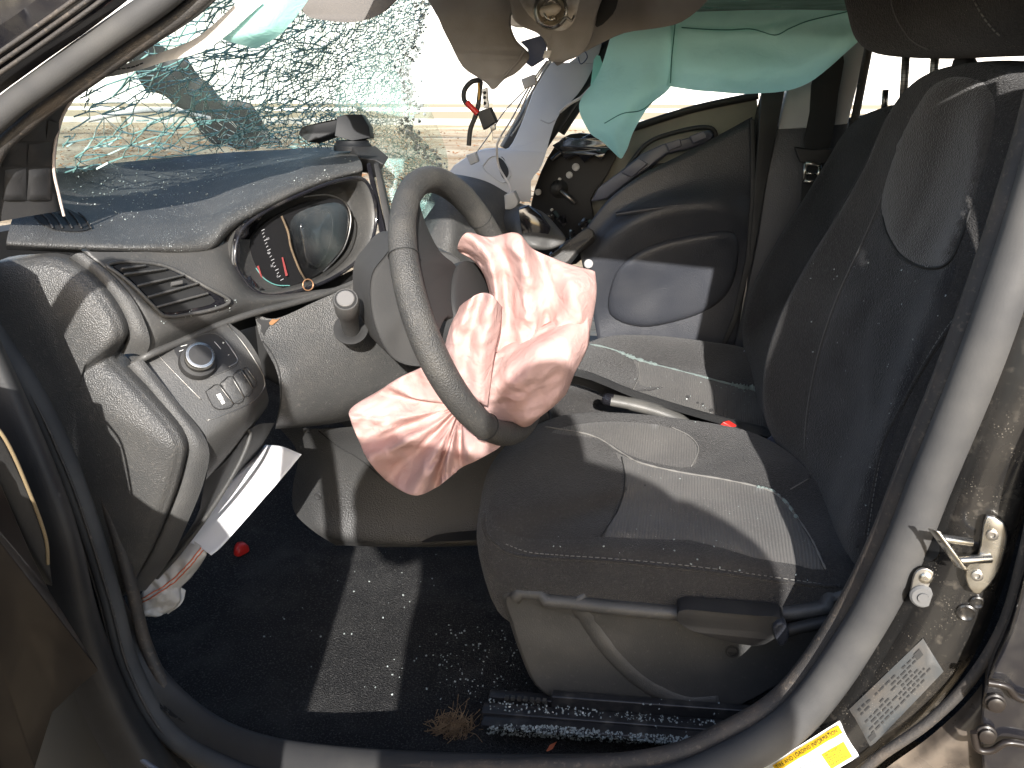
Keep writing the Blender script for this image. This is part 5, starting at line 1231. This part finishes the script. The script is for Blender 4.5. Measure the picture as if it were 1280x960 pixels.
tube('black_loop', [(602, 100, 1.5), (590, 102, 1.49), (581, 112, 1.49), (580, 124, 1.485), (586, 132, 1.48), (596, 141, 1.48)], .0046, M['black'], wh)
tube('red_sleeve', [(584, 128, 1.478), (589, 134, 1.476), (597, 142, 1.476)], .0052, M['red'], wh)
tube('black_tail', [(601, 102, 1.5), (598, 130, 1.49), (594, 146, 1.49), (588, 162, 1.49), (586, 182, 1.49)], .0045, M['black'], wh)
tube('yellow_wire', [(598, 104, 1.492), (599, 118, 1.49), (597, 136, 1.487)], .002, pmat('amber_wire', (.45, .25, .04), .5), wh)
prism('white_plug', [(602, 112, 1.485), (608, 109, 1.485), (610, 134, 1.485), (605, 136, 1.485)], (0, .012, 0), M['label'], wh, bevel=.001)
for y in (116, 122, 129): mesh_obj('plug_hole', *lathe_data(P(606, y, 1.4845), (0, -1, 0), [(0, .003), (.001, .003)], 10), M['void'], wh)
prism('grey_plug', [(596, 140, 1.475), (612, 134, 1.475), (620, 152, 1.475), (604, 163, 1.475)], (0, .022, 0), M['black'], wh, bevel=.002)
prism('plug_tip', [(612, 158, 1.472), (618, 155, 1.472), (619, 162, 1.472), (614, 164, 1.472)], (0, .01, 0), M['steel'], wh, bevel=.001)
cb = thing('cable_bundle', 'thin grey cables running down the pale far pillar to a small grey connector', 'cable', P(640, 170, 2.1))
for d in (0, 6, 13):
    tube('cable', [(684 + d * .4, 76, 2.0), (672 + d * .5, 92, 2.02), (656 + d * .6, 118, 2.05), (640 + d, 148, 2.1), (626 + d, 170, 2.12)], .0022, M['greyprint'] if d != 6 else M['pale'], cb)
tube('cable', [(626, 170, 2.12), (621, 184, 2.12), (623, 206, 2.13), (631, 222, 2.12), (637, 232, 2.1), (638, 244, 2.08)], .003, M['pale'], cb)
tube('cable', [(660, 108, 2.04), (630, 140, 2.08), (612, 168, 2.12), (596, 190, 2.15)], .0016, M['greyprint'], cb)
mesh_obj('cable_clip', *box_data(P(662, 102, 2.02), Vector((.016, 0, .006)), Vector((0, .008, 0)), Vector((-.004, 0, .011))), M['pale'], cb, bevel=.002)
prism('connector', [(630, 244, 2.07), (642, 239, 2.07), (648, 252, 2.07), (644, 262, 2.07), (631, 262, 2.07)], (0, .03, 0), M['rubberplug'], cb, bevel=.003)
prism('loose_plug', [(582, 194, 2.12), (594, 190, 2.12), (598, 202, 2.12), (588, 207, 2.12)], (0, .02, 0), M['rubberplug'], cb, bevel=.003)
M['patch'] = pmat('shoulder_suede', (0.046, 0.043, 0.041), 0.95, spec=0.15, sheen=0.35, bump=(420, .7, 'grain', .002), var=((0.06, 0.056, 0.053), 10, 0.4, 0.75), specks=((0.3, 0.29, 0.27), 300, 0.13, 0.52, 0.72))
# ================================================================== SEATS
def seat_things():
    ds = thing('car_seat', 'near black fabric driver seat with ribbed insert and grey plastic side shield', 'car seat', P(830, 860, 1.12), 'front seats')
    # --- cushion
    PI = [(602, 656, 1.125), (640, 696, 1.10), (760, 706, 1.10), (900, 722, 1.10), (1020, 737, 1.105), (1078, 722, 1.13), (1062, 660, 1.27), (1012, 590, 1.42), (962, 554, 1.55), (905, 537, 1.585), (800, 523, 1.59), (722, 521, 1.585), (674, 532, 1.54), (634, 557, 1.42), (608, 594, 1.28)]
    pi = [W(p) for p in PI]
    dn = Vector((0, 0, -1))
    low = [p + Vector((.012, .012, -.145)) for p in pi]
    mid = [p + Vector((-.006 if i in (0, 12, 13, 14) else 0, -.008 if 1 <= i <= 4 else 0, -.055)) for i, p in enumerate(pi)]
    loft('cushion', [inset(low, .9, (0, 0, -.01)), low, mid, shifted(pi, (0, -.002, -.012)), pi, inset(pi, .975, (0, 0, .010)), inset(pi, .90, (0, 0, .022)), inset(pi, .72, (0, 0, .022)), inset(pi, .42, (0, 0, .012))],
         M['seat'], ds, closed=True, cap=(0, 0, -.003), k=5, kr=5, key='dcush')
    decal('front_pad', [(612, 640), (614, 606), (640, 572), (690, 548), (754, 550), (774, 578), (775, 612), (766, 645), (750, 671), (690, 674), (640, 668)], ['dcush'], M['suede'], ds, off=.0022, step=9, k=4, edge=.0016)
    decal('ribbed_insert', [(760, 560), (796, 578), (850, 590), (910, 600), (962, 613), (986, 634), (1012, 674), (1030, 712), (990, 705), (942, 697), (862, 675), (756, 671), (772, 640), (780, 606), (777, 578)], ['dcush'], M['mesh'], ds, off=.0016, step=9, k=2, edge=.0014)
    decal('ribbed_strip', [(690, 541), (720, 531), (770, 527), (826, 532), (858, 544), (872, 562), (864, 584), (820, 579), (785, 568), (750, 549)], ['dcush'], M['mesh'], ds, off=.0016, step=9, k=3, edge=.0014)
    seam('piping', [(606, 640), (610, 668), (640, 692), (700, 698), (760, 701), (830, 708), (900, 716), (985, 728), (1050, 733)], ['dcush'], .0028, M['suede'], ds, off=.001)
    stitches('stitch_line', [(632, 680), (660, 690), (700, 694), (760, 698), (830, 704), (900, 712), (985, 724), (1040, 732)], ['dcush'], .0009, M['thread'], ds, off=.0012, pitch=5)
    seam('cushion_seam', [(682, 534), (740, 545), (776, 566), (800, 579), (850, 591), (910, 601), (962, 614), (986, 634), (1014, 674), (1032, 712)], ['dcush'], .0016, M['thread'], ds, off=.0016, jit=.5)
    seam('crushed_glass', [(946, 609), (956, 611), (968, 616), (984, 630), (996, 648)], ['dcush'], .0024, M['glassdust'], ds, off=.001, jit=.6)
    seam('cushion_seam', [(838, 534), (862, 546), (873, 562), (864, 584)], ['dcush'], .0011, M['thread'], ds, off=.0016)
    seam('cushion_seam', [(777, 572), (781, 600), (774, 634), (752, 671)], ['dcush'], .0012, M['void'], ds, off=.0014)
    seam('cushion_seam', [(988, 612), (1012, 598)], ['dcush'], .0012, M['thread'], ds, off=.001)
    # --- plastic side shield
    SO = [(628, 742, 1.105), (648, 737, 1.10), (700, 741, 1.098), (780, 750, 1.095), (870, 757, 1.095), (960, 757, 1.10), (1030, 748, 1.105), (1086, 734, 1.115), (1090, 760, 1.115), (1050, 800, 1.11), (990, 842, 1.105), (930, 876, 1.10), (895, 889, 1.10), (840, 889, 1.10), (760, 882, 1.10), (700, 872, 1.10), (668, 852, 1.10), (648, 808, 1.10), (636, 770, 1.105)]
    so = [W(p) for p in SO]
    sh_ = loft('side_shield', [shifted(so, (0, .05, 0)), so, inset(so, .975, (0, -.010, 0)), inset(so, .93, (0, -.012, 0)), inset(so, .6, (0, -.010, 0))], M['smooth'], ds, closed=True, cap=(0, .0, 0), k=4, kr=4, key='shield')
    seam('shield_arch', [(716, 750), (738, 782), (768, 822), (806, 856), (856, 879), (900, 878)], ['shield'], 0.024, M['smooth'], sh_, off=-.0195, seg=16)
    seam('shield_lip', [(640, 744), (700, 747), (780, 756), (870, 763), (960, 763), (1030, 754), (1080, 742)], ['shield'], .012, M['smooth'], sh_, off=-.0095, seg=12)
    h = cast(915, 814, ['shield']); mesh_obj('screw_cap', *lathe_data(h[0], h[1], [(0, .011), (.002, .011), (.002, .008), (-.004, .007)], 18), M['black'], sh_, flat_angle=.6)
    prism('recline_lever', [(846, 768, 1.055), (858, 762, 1.055), (900, 766, 1.05), (946, 770, 1.05), (976, 772, 1.055), (980, 786, 1.055), (966, 800, 1.05), (944, 808, 1.05), (900, 800, 1.05), (868, 790, 1.05), (850, 780, 1.055)], (0, .035, 0), M['black'], ds, bevel=.006, k=2)
    tube('back_lever', [(970, 796, 1.06), (985, 788, 1.065), (1020, 780, 1.07), (1060, 772, 1.08), (1092, 762, 1.09)], .012, M['black'], ds, flat=.8)
    prism('lever_tip', [(966, 786, 1.045), (978, 778, 1.045), (986, 790, 1.045), (984, 804, 1.045), (974, 808, 1.045)], (0, .02, 0), M['navy'], ds, bevel=.003, k=2)
    # --- runners
    def rail(a, b, Y, hh, d, nm='seat_rail'):
        pa, pb = P(*a, Y), P(*b, Y)
        ax = (pb - pa) / 2; up = Vector((0, 0, 1)); up = (up - ax.normalized() * up.dot(ax.normalized())).normalized(); sd = ax.normalized().cross(up)
        return mesh_obj(nm, *box_data((pa + pb) / 2, ax, sd * d, up * hh), M['railsteel'], ds, bevel=.003, key='rail')
    rail((612, 870), (890, 893), 1.09, .008, .010)
    rail((604, 890), (905, 913), 1.055, .011, .013)
    rail((604, 897), (905, 920), 1.04, .004, .020)
    rail((690, 876), (1010, 900), 1.075, .016, .008)
    pa, pb = P(612, 866, 1.086), P(690, 873, 1.086)
    for i in range(7):
        c = pa.lerp(pb, .3 + i * .1); mesh_obj('rail_slot', *box_data(c + Vector((0, -.012, .004)), Vector((.0032, 0, 0)), Vector((0, .003, 0)), Vector((0, 0, .0032))), M['steel'], ds, smooth=False)
    # --- backrest
    BO = [(1084, 716, 1.13), (1120, 634, 1.125), (1157, 538, 1.125), (1198, 432, 1.125), (1242, 326, 1.13), (1288, 214, 1.14), (1296, 122, 1.18), (1264, 82, 1.26), (1215, 78, 1.33), (1166, 94, 1.42), (1137, 128, 1.48), (1110, 188, 1.52), (1071, 258, 1.55), (1026, 328, 1.575), (987, 402, 1.58), (966, 472, 1.58), (968, 537, 1.56), (1002, 592, 1.48), (1046, 662, 1.32)]
    bo_ = [W(p) for p in BO]
    loft('backrest', [inset(bo_, .92, (.13, .02, -.01)), shifted(bo_, (.11, .02, -.01)), shifted(bo_, (.05, .008, 0)), bo_, inset(bo_, .965, (-.022, 0, .004)), inset(bo_, .87, (-.036, 0, .004)), inset(bo_, .74, (-.028, 0, .004)), inset(bo_, .5, (-.014, 0, 0)), inset(bo_, .25, (-.012, 0, 0))],
         M['seat'], ds, closed=True, cap=(0, 0, 0), cap0=True, k=5, kr=5, key='dback')
    decal('shoulder_patch', [(1150, 128), (1128, 170), (1108, 225), (1102, 262), (1110, 292), (1126, 318), (1148, 332), (1172, 335), (1188, 326), (1200, 302), (1214, 262), (1228, 215), (1240, 170), (1244, 130), (1230, 104), (1196, 96), (1168, 106)], ['dback'], M['patch'], ds, off=.005, step=9, k=3, edge=.0045)
    decal('back_insert', [(1100, 268), (1080, 305), (1050, 370), (1026, 440), (1012, 510), (1008, 560), (1020, 600), (1050, 650), (1070, 690), (1088, 640), (1120, 540), (1146, 460), (1176, 390), (1196, 330), (1184, 336), (1160, 340), (1130, 328), (1108, 302)], ['dback'], M['backmesh'], ds, off=.0018, step=10, k=2, edge=.0015)
    seam('patch_rim', [(1103, 262), (1110, 292), (1126, 318), (1148, 332), (1172, 335), (1188, 326), (1200, 302), (1214, 262)], ['dback'], .0022, M['void'], ds, off=.001)
    seam('back_seam', [(1106, 240), (1080, 300), (1048, 370), (1024, 440), (1010, 510), (1006, 562)], ['dback'], .0010, M['darkthread'], ds, off=.002)
    stitches('stitch_line', [(1204, 384), (1176, 420), (1146, 470), (1120, 520), (1104, 560), (1094, 610), (1086, 660), (1082, 700)], ['dback'], .0009, M['thread'], ds, off=.0012, pitch=5)
    seam('back_piping', [(1210, 380), (1182, 416), (1150, 466), (1122, 518), (1104, 556), (1092, 610), (1082, 668)], ['dback'], .003, M['suede'], ds, off=.0005)
    # --- headrest on two notched posts
    HO = [(1072, -30, 1.47), (1078, 18, 1.47), (1089, 52, 1.46), (1112, 69, 1.43), (1164, 73, 1.36), (1222, 71, 1.28), (1288, 66, 1.20), (1330, 40, 1.16), (1340, -30, 1.15), (1300, -90, 1.2), (1200, -110, 1.3), (1105, -90, 1.42)]
    ho = [W(p) for p in HO]
    loft('headrest', [shifted(inset(ho, .9), (.11, .02, .01)), shifted(ho, (.085, .02, .006)), shifted(ho, (.03, .01, 0)), ho, shifted(inset(ho, .95), (-.025, 0, 0)), shifted(inset(ho, .8), (-.04, 0, 0)), shifted(inset(ho, .45), (-.045, 0, 0))], M['seat'], ds, closed=True, cap=(0, 0, 0), cap0=True, k=5, kr=5, key='head')
    stitches('stitch_line', [(1216, -4), (1228, 18), (1240, 34), (1252, 46)], ['head'], .0012, M['thread'], ds, off=.001, pitch=7)
    seam('head_seam', [(1112, -10), (1120, 20), (1138, 48), (1160, 62)], ['head'], .0012, M['darkthread'], ds, off=.001)
    for (x, y0, y1, Y) in ((1130, 60, 140, 1.50), (1167, 55, 118, 1.42)):
        a, b = P(x + 3, y0, Y), P(x - 2, y1, Y)
        po_ = mesh_obj('headrest_post', *rod_data(a, b, .0062, 14), M['steel'], ds)
        for i in range(6):
            c = a.lerp(b, .16 + i * .13); mesh_obj('post_notch', *lathe_data(c, b - a, [(-.0035, .0067), (-.0015, .0052), (.0015, .0052), (.0035, .0067)], 12), M['void'], po_)
    mesh_obj('post_guide', *lathe_data(P(1206, 78, 1.34), (.1, 0, 1), [(-.02, .016), (.002, .016), (.007, .012)], 16), M['black'], ds, flat_angle=.7)
    bk = prism('buckle', [(893, 538, 1.60), (904, 527, 1.60), (914, 533, 1.60), (914, 556, 1.60), (896, 552, 1.60)], (.012, .012, 0), M['red'], ds, bevel=.002)
    prism('buckle_strap', [(950, 556, 1.59), (974, 538, 1.59), (986, 548, 1.59), (998, 574, 1.59), (970, 572, 1.59)], (0, .004, 0), pmat('blue_grey_tag', (.16, .18, .24), .6), ds, bevel=.001)
    return ds
seat_things()

ps = thing('car_seat', 'far black fabric passenger seat with crushed glass along its seams', 'car seat', P(840, 540, 1.9), 'front seats')
PI2 = [(692, 505, 1.70), (720, 532, 1.68), (800, 550, 1.68), (900, 570, 1.68), (968, 586, 1.69), (990, 566, 1.72), (974, 512, 1.86), (957, 470, 1.99), (938, 440, 2.12), (888, 430, 2.15), (820, 422, 2.15), (762, 422, 2.13), (726, 434, 2.05), (702, 456, 1.92), (688, 482, 1.79)]
pi2 = [W(p) for p in PI2]
low = [p + Vector((.01, .01, -.14)) for p in pi2]
loft('cushion', [low, shifted(pi2, (0, 0, -.05)), shifted(pi2, (0, 0, -.012)), pi2, inset(pi2, .965, (0, 0, .010)), inset(pi2, .88, (0, 0, .018)), inset(pi2, .68, (0, 0, .016)), inset(pi2, .4, (0, 0, .008))], M['seat'], ps, closed=True, cap=(0, 0, 0), k=5, kr=5, key='pcush')
decal('front_pad', [(700, 490), (706, 462), (724, 442), (745, 434), (780, 445), (797, 458), (792, 482), (778, 505), (740, 505)], ['pcush'], M['suede'], ps, off=.0022, step=9, k=4, edge=.0016)
decal('ribbed_insert', [(792, 450), (850, 464), (910, 479), (940, 487), (956, 502), (964, 536), (930, 532), (860, 516), (790, 505), (800, 480)], ['pcush'], M['mesh'], ps, off=.0016, step=9, k=2, edge=.0014)
seam('cushion_seam', [(738, 431), (765, 437), (800, 451), (850, 464), (910, 480), (940, 487), (954, 500), (963, 532)], ['pcush'], .0022, M['glassdust'], ps, off=.0016, jit=.5)
seam('crushed_glass', [(774, 440), (790, 447), (805, 452), (822, 457)], ['pcush'], .0045, M['glassdust'], ps, off=.0006, jit=.7)
seam('crushed_glass', [(915, 481), (930, 485), (943, 486), (950, 492)], ['pcush'], .0065, M['glassdust'], ps, off=.0006, jit=.6)
seam('crushed_glass', [(940, 486), (952, 480), (962, 472)], ['pcush'], .005, M['glassdust'], ps, off=.0006, jit=.6)
seam('cushion_seam', [(797, 452), (799, 470), (790, 490)], ['pcush'], .0015, M['thread'], ps, off=.0016)
BO2 = [(972, 540, 1.70), (945, 480, 1.98), (936, 440, 2.11), (936, 400, 2.13), (954, 348, 2.14), (986, 292, 2.14), (1020, 237, 2.14), (1050, 188, 2.13), (1072, 154, 2.1), (1102, 136, 2.02), (1150, 128, 1.9), (1205, 150, 1.75), (1212, 250, 1.70), (1150, 400, 1.68), (1085, 500, 1.68), (1020, 568, 1.69)]
bo2 = [W(p) for p in BO2]
loft('backrest', [shifted(inset(bo2, .92), (.12, .02, 0)), shifted(bo2, (.10, .01, 0)), bo2, inset(bo2, .96, (-.02, 0, 0)), inset(bo2, .85, (-.032, 0, 0)), inset(bo2, .7, (-.022, 0, 0)), inset(bo2, .4, (-.01, 0, 0))], M['seat'], ps, closed=True, cap=(0, 0, 0), cap0=True, k=5, kr=5, key='pback')
seam('back_seam', [(1112, 140), (1085, 200), (1052, 260), (1020, 320), (996, 380), (976, 440)], ['pback'], .0012, M['darkthread'], ps, off=.002)
for x, y0, y1 in ((1107, 112, 140),):
    mesh_obj('headrest_post', *rod_data(P(x, y0, 2.05), P(x - 2, y1, 2.05), .007, 12), M['steel'], ps)
prism('belt_buckle', [(922, 446, 2.08), (934, 436, 2.08), (944, 440, 2.08), (950, 456, 2.08), (938, 452, 2.08)], (0, .01, 0), pmat('grey_buckle_tag', (.2, .21, .25), .6), ps, bevel=.001)

# ================================================================== LOOSE THINGS
def wav(seed, amp, q=1.0):
    def fn(v, a, b): return v + Vector((.5, -.8, .3)) * amp * (nz(v, 16 * q, seed) + .6 * ridged(v, 34 * q, seed + 1))
    return fn
pa_ = loft('paper_sheet', [[(332, 556, 1.25), (318, 572, 1.23), (286, 602, 1.18), (262, 638, 1.13), (244, 660, 1.10), (230, 676, 1.08)], [(352, 558, 1.23), (338, 584, 1.20), (308, 620, 1.16), (280, 650, 1.12), (258, 672, 1.09), (246, 682, 1.075)], [(377, 568, 1.21), (352, 598, 1.18), (322, 632, 1.14), (294, 664, 1.10), (276, 684, 1.075), (264, 694, 1.06)]], M['paper'], None, k=6, kr=6, disp=wav(3, .003), thick=.0012)
tag(pa_, 'plain white paper sheet slanting down from under the dash into the driver footwell', 'paper')
cl_ = thing('striped_cloth', 'crumpled off-white cloth with orange stripes on the floor by the hinge pillar', 'cloth', P(200, 740, 1.06))
loft('cloth_body', [[(236, 672, 1.085), (212, 688, 1.075), (192, 700, 1.06), (186, 724, 1.045), (175, 746, 1.035), (168, 768, 1.03)], [(258, 688, 1.075), (236, 704, 1.06), (216, 722, 1.05), (206, 740, 1.04), (192, 756, 1.035), (182, 768, 1.035)], [(252, 704, 1.09), (240, 720, 1.08), (226, 734, 1.07), (226, 750, 1.06), (212, 764, 1.05), (196, 770, 1.045)]], M['fabwhite'], cl_, k=7, kr=7, disp=wav(6, .010, 2.6), key='cloth', thick=.001)
loft('cloth_corner', [[(222, 730, 1.075), (216, 745, 1.065), (204, 758, 1.055)], [(232, 738, 1.075), (228, 752, 1.065), (210, 768, 1.05)]], M['fabwhite'], cl_, k=6, kr=6, disp=wav(9, .008, 2.4), thick=.001)
loft('cloth_corner', [[(190, 690, 1.07), (188, 706, 1.06), (192, 722, 1.05)], [(212, 684, 1.08), (214, 700, 1.07), (206, 716, 1.06)]], M['paper'], cl_, k=6, kr=6, disp=wav(12, .006, 2.4), thick=.001)
for d in (0, 5):
    seam('orange_stripe', [(254, 682 + d), (236, 704 + d), (216, 724 + d), (196, 738 + d), (178, 748 + d)], ['cloth'], .0012, M['orange'], cl_, off=.0012)
seam('orange_stripe', [(204, 690), (206, 702), (200, 712)], ['cloth'], .0012, M['orange'], cl_, off=.0012)
h = cast(301, 690, ['floor'])
rc = [h[0] + Vector((.017 * math.cos(a) * (1 + .2 * math.sin(3 * a)), .02 * math.sin(a), 0)) for a in [2 * math.pi * i / 10 for i in range(10)]]
v, f = loft_data([rc, shifted(inset(rc, .95), (0, 0, .012)), shifted(inset(rc, .6), (0, 0, .022))], 3, 3, True, cap=(0, 0, .002)); rf = mesh_obj('red_fragment', v, f, M['red'], None, close=True)
tag(rf, 'small broken red plastic lump on the black footwell carpet', 'plastic fragment')
random.seed(12)
h = cast(566, 912, ['floor', 'sill']); ctr = h[0]; parts = []
for i in range(240):
    a = random.uniform(0, 6.28); r = random.random() ** .6 * .024 * (1 + .5 * math.sin(2 * a + 1))
    b = ctr + Vector((math.cos(a) * r, math.sin(a) * r * .8, .001)); L = random.uniform(.008, .034) * (1.6 if random.random() < .08 else 1)
    d = Vector((math.cos(a) * .4 + random.gauss(0, .5), math.sin(a) * .3 + random.gauss(0, .8), random.uniform(.0, .9))).normalized()
    side = d.orthogonal().normalized() * L * random.uniform(-.6, .6)
    parts.append(tube_data(spline([b, b + d * L * .5 + side, b + d * L], 3), .0006, 4))
v, f = join_data(parts); tf = mesh_obj('straw_tuft', v, f, M['straw'], None); tag(tf, 'dry brown tuft of straw on the floor in front of the seat rail', 'straw tuft')
h = cast(689, 936, ['sill', 'floor', 'rail']); n_ = h[1]; u_ = Vector((.6, .6, .3)).normalized(); w_ = n_.cross(u_).normalized()
lf = mesh_obj('dead_leaf', [h[0] + n_ * .003 - u_ * .013, h[0] + n_ * .006 + w_ * .004, h[0] + n_ * .005 + u_ * .013, h[0] + n_ * .003 - w_ * .004], [(0, 1, 2, 3)], M['orange'], None, smooth=False); tag(lf, 'small orange dead leaf scrap lying on the sill plate below the seat rail', 'leaf')
# glass crumbs strewn about
def strew(name, regions, keys, s0, s1, label):
    vs, fs = [], []
    for (poly, n) in regions:
        xa, xb = min(p[0] for p in poly), max(p[0] for p in poly); ya, yb = min(p[1] for p in poly), max(p[1] for p in poly)
        k = 0; tries = 0
        while k < n and tries < n * 6:
            tries += 1; x, y = random.uniform(xa, xb), random.uniform(ya, yb)
            if not inside(x, y, poly): continue
            h = hit(x, y, keys)
            if h: crumb(h[0] + h[1] * .001, random.uniform(s0, s1), vs, fs); k += 1
    o = mesh_obj(name, vs, fs, M['chips'], None, smooth=False, kind='stuff'); o['label'] = label
    return o
random.seed(31)
strew('glass_fragments', [([(612, 906), (700, 908), (800, 918), (890, 922), (890, 934), (760, 928), (606, 918)], 1000), ([(560, 770), (640, 790), (660, 860), (600, 880), (540, 850)], 110), ([(520, 660), (600, 760), (620, 880), (500, 880), (300, 800)], 60),
                          ([(612, 874), (690, 880), (890, 900), (890, 908), (612, 888)], 200), ([(780, 700), (900, 720), (900, 890), (1010, 830), (1000, 900), (880, 925), (800, 915)], 120)],
      ['floor', 'sill', 'rail'], .0004, .0016, 'scattered crumbs of broken glass on the carpet and along the seat rail')
strew('glass_fragments', [([(790, 580), (960, 612), (1020, 700), (780, 670)], 30), ([(1010, 300), (1200, 330), (1080, 690), (1010, 560)], 60), ([(730, 436), (950, 490), (950, 550), (760, 500)], 60), ([(660, 680), (1020, 730), (1010, 715), (680, 660)], 15)],
      ['dcush', 'dback', 'pcush'], .0005, .0013, 'fine glass specks over the black seat fabric')
strew('glass_fragments', [([(80, 215), (300, 195), (260, 245), (110, 290)], 170), ([(300, 195), (450, 190), (440, 205), (280, 260)], 25), ([(200, 395), (300, 370), (290, 392), (190, 410)], 25)], ['dashtop', 'fascia'], .0004, .0011, 'fine glass specks over the dash top under the windscreen')

# ================================================================== PHOTOGRAPHER (stands behind the camera, throws the body shadow)
ph = thing('person', 'person in navy shirt and jeans holding a phone up outside the open doorway', 'person', (0.2, -0.42, 0))
def skin_body(name, joints, bones, parent, mats):
    me = bpy.data.meshes.new('tmp'); me.from_pydata([j[0] for j in joints], bones, []); me.update()
    o = bpy.data.objects.new('tmp', me); COL.objects.link(o)
    md = o.modifiers.new('s', 'SKIN'); o.modifiers.new('u', 'SUBSURF').levels = 2
    for i, j in enumerate(joints):
        r = j[1]; me.skin_vertices[0].data[i].radius = r if isinstance(r, tuple) else (r, r)
    me.skin_vertices[0].data[0].use_root = True
    dg = bpy.context.evaluated_depsgraph_get(); ev = o.evaluated_get(dg); m2 = bpy.data.meshes.new_from_object(ev)
    bpy.data.objects.remove(o)
    vs = [tuple(v.co) for v in m2.vertices]; fs = [tuple(p.vertices) for p in m2.polygons]
    ob = mesh_obj(name, vs, fs, mats[0][1], parent)
    for m in mats[1:]: ob.data.materials.append(m[1])
    for p in ob.data.polygons:
        c = p.center + Vector(parent.location)
        for i, (fn, _) in enumerate(mats):
            if fn(c): p.material_index = i; break
    return ob
bx, by = 0.20, -0.42
J = [((bx, by, .86), (.15, .11)), ((bx, by, 1.02), (.14, .10)), ((bx, by + .02, 1.18), (.16, .11)), ((bx, by + .02, 1.32), (.12, .09)), ((bx - .02, by + .03, 1.41), (.055, .055)), ((bx - .03, by + .05, 1.46), (.075, .085)), ((bx - .03, by + .05, 1.55), (.082, .095)), ((bx - .03, by + .04, 1.60), (.05, .06)),
     ((bx - .20, by + .02, 1.34), (.062, .062)), ((bx - .36, by + .08, 1.26), (.048, .048)), ((bx - .30, by + .32, 1.23), (.034, .034)), ((bx - .285, by + .365, 1.265), (.022, .034)),
     ((bx + .20, by + .02, 1.34), (.062, .062)), ((bx + .28, by + .12, 1.26), (.048, .048)), ((bx - .05, by + .33, 1.23), (.034, .034)), ((bx - .115, by + .365, 1.265), (.022, .034)),
     ((bx - .10, by, .78), (.095, .095)), ((bx - .11, by + .03, .46), (.065, .065)), ((bx - .11, by, .09), (.045, .045)), ((bx - .12, by + .14, .04), (.045, .035)),
     ((bx + .10, by, .78), (.095, .095)), ((bx + .11, by + .03, .46), (.065, .065)), ((bx + .11, by, .09), (.045, .045)), ((bx + .12, by + .14, .04), (.045, .035))]
Bn = [(0, 1), (1, 2), (2, 3), (3, 4), (4, 5), (5, 6), (6, 7), (3, 8), (8, 9), (9, 10), (10, 11), (3, 12), (12, 13), (13, 14), (14, 15), (0, 16), (16, 17), (17, 18), (18, 19), (0, 20), (20, 21), (21, 22), (22, 23)]
skin_body('body', J, Bn, ph, [(lambda c: c.z < .12, M['black']), (lambda c: c.z < .90, M['jeans']), (lambda c: c.z > 1.42 or c.y > by + .28, M['skin']), (lambda c: True, M['shirt'])])
# loose zipped jacket worn open at the cuffs
def ell(cx, cy, cz, a, b, n=16): return [Vector((cx + a * math.cos(t), cy + b * math.sin(t), cz)) for t in [2 * math.pi * i / n for i in range(n)]]
jk = loft('jacket', [ell(bx, by, .80, .27, .19), ell(bx, by, .81, .29, .20), ell(bx, by, 1.0, .295, .20), ell(bx, by + .01, 1.2, .29, .19), ell(bx - .02, by + .01, 1.36, .29, .16), ell(bx - .03, by + .02, 1.45, .24, .13), ell(bx - .03, by + .03, 1.49, .10, .09)], M['shirt'], ph, closed=True, k=3, kr=4,
     disp=lambda v, a, b: v + Vector((.6, .6, 0)) * .016 * nz(v, 9, 3))
tube('sleeve', [Vector((bx - .16, by + .02, 1.42)), Vector((bx - .31, by + .03, 1.42)), Vector((bx - .37, by + .09, 1.27)), Vector((bx - .33, by + .26, 1.22)), Vector((bx - .30, by + .33, 1.24))], [.085, .10, .085, .065, .05], M['shirt'], ph, k=6, seg=14)
tube('sleeve', [Vector((bx + .14, by + .02, 1.38)), Vector((bx + .21, by + .06, 1.34)), Vector((bx + .24, by + .13, 1.25)), Vector((bx + .10, by + .27, 1.22)), Vector((bx - .06, by + .33, 1.24))], [.085, .09, .08, .065, .05], M['shirt'], ph, k=6, seg=14)
hr = [Vector((bx - .03 + .095 * math.cos(a), by + .03 + .11 * math.sin(a), 1.53)) for a in [2 * math.pi * i / 12 for i in range(12)]]
loft('hair', [shifted(inset(hr, 1.0), (0, -.02, -.03)), hr, shifted(inset(hr, .9), (0, 0, .07)), shifted(inset(hr, .5), (0, 0, .115))], M['hair'], ph, closed=True, cap=(0, 0, .008), k=3, kr=3)
for sx, x0 in ((1, bx - .285), (-1, bx - .115)):             # fingers wrapped round the edges of the phone
    for i in range(4):
        z = 1.245 + i * .018; L = (.9, 1.0, .95, .8)[i]
        tube('finger', [Vector((x0, by + .365, z)), Vector((x0 - sx * .012, by + .395, z + .004)), Vector((x0 + sx * .012 * L, by + .402, z + .006)), Vector((x0 + sx * .030 * L, by + .400, z + .007))], [.009, .0085, .008, .007], M['skin'], ph, k=4, seg=8)
    tube('thumb', [Vector((x0, by + .355, 1.262)), Vector((x0 + sx * .012, by + .370, 1.285)), Vector((x0 + sx * .030, by + .382, 1.298))], [.011, .010, .008], M['skin'], ph, k=4, seg=8)
phn = mesh_obj('phone', *box_data((0.0, -.022, 1.285), (.078, 0, 0), (0, .004, 0), (0, 0, .038)), M['gloss'], None, bevel=.003)
tag(phn, 'black phone held level in both hands outside the doorway', 'phone')
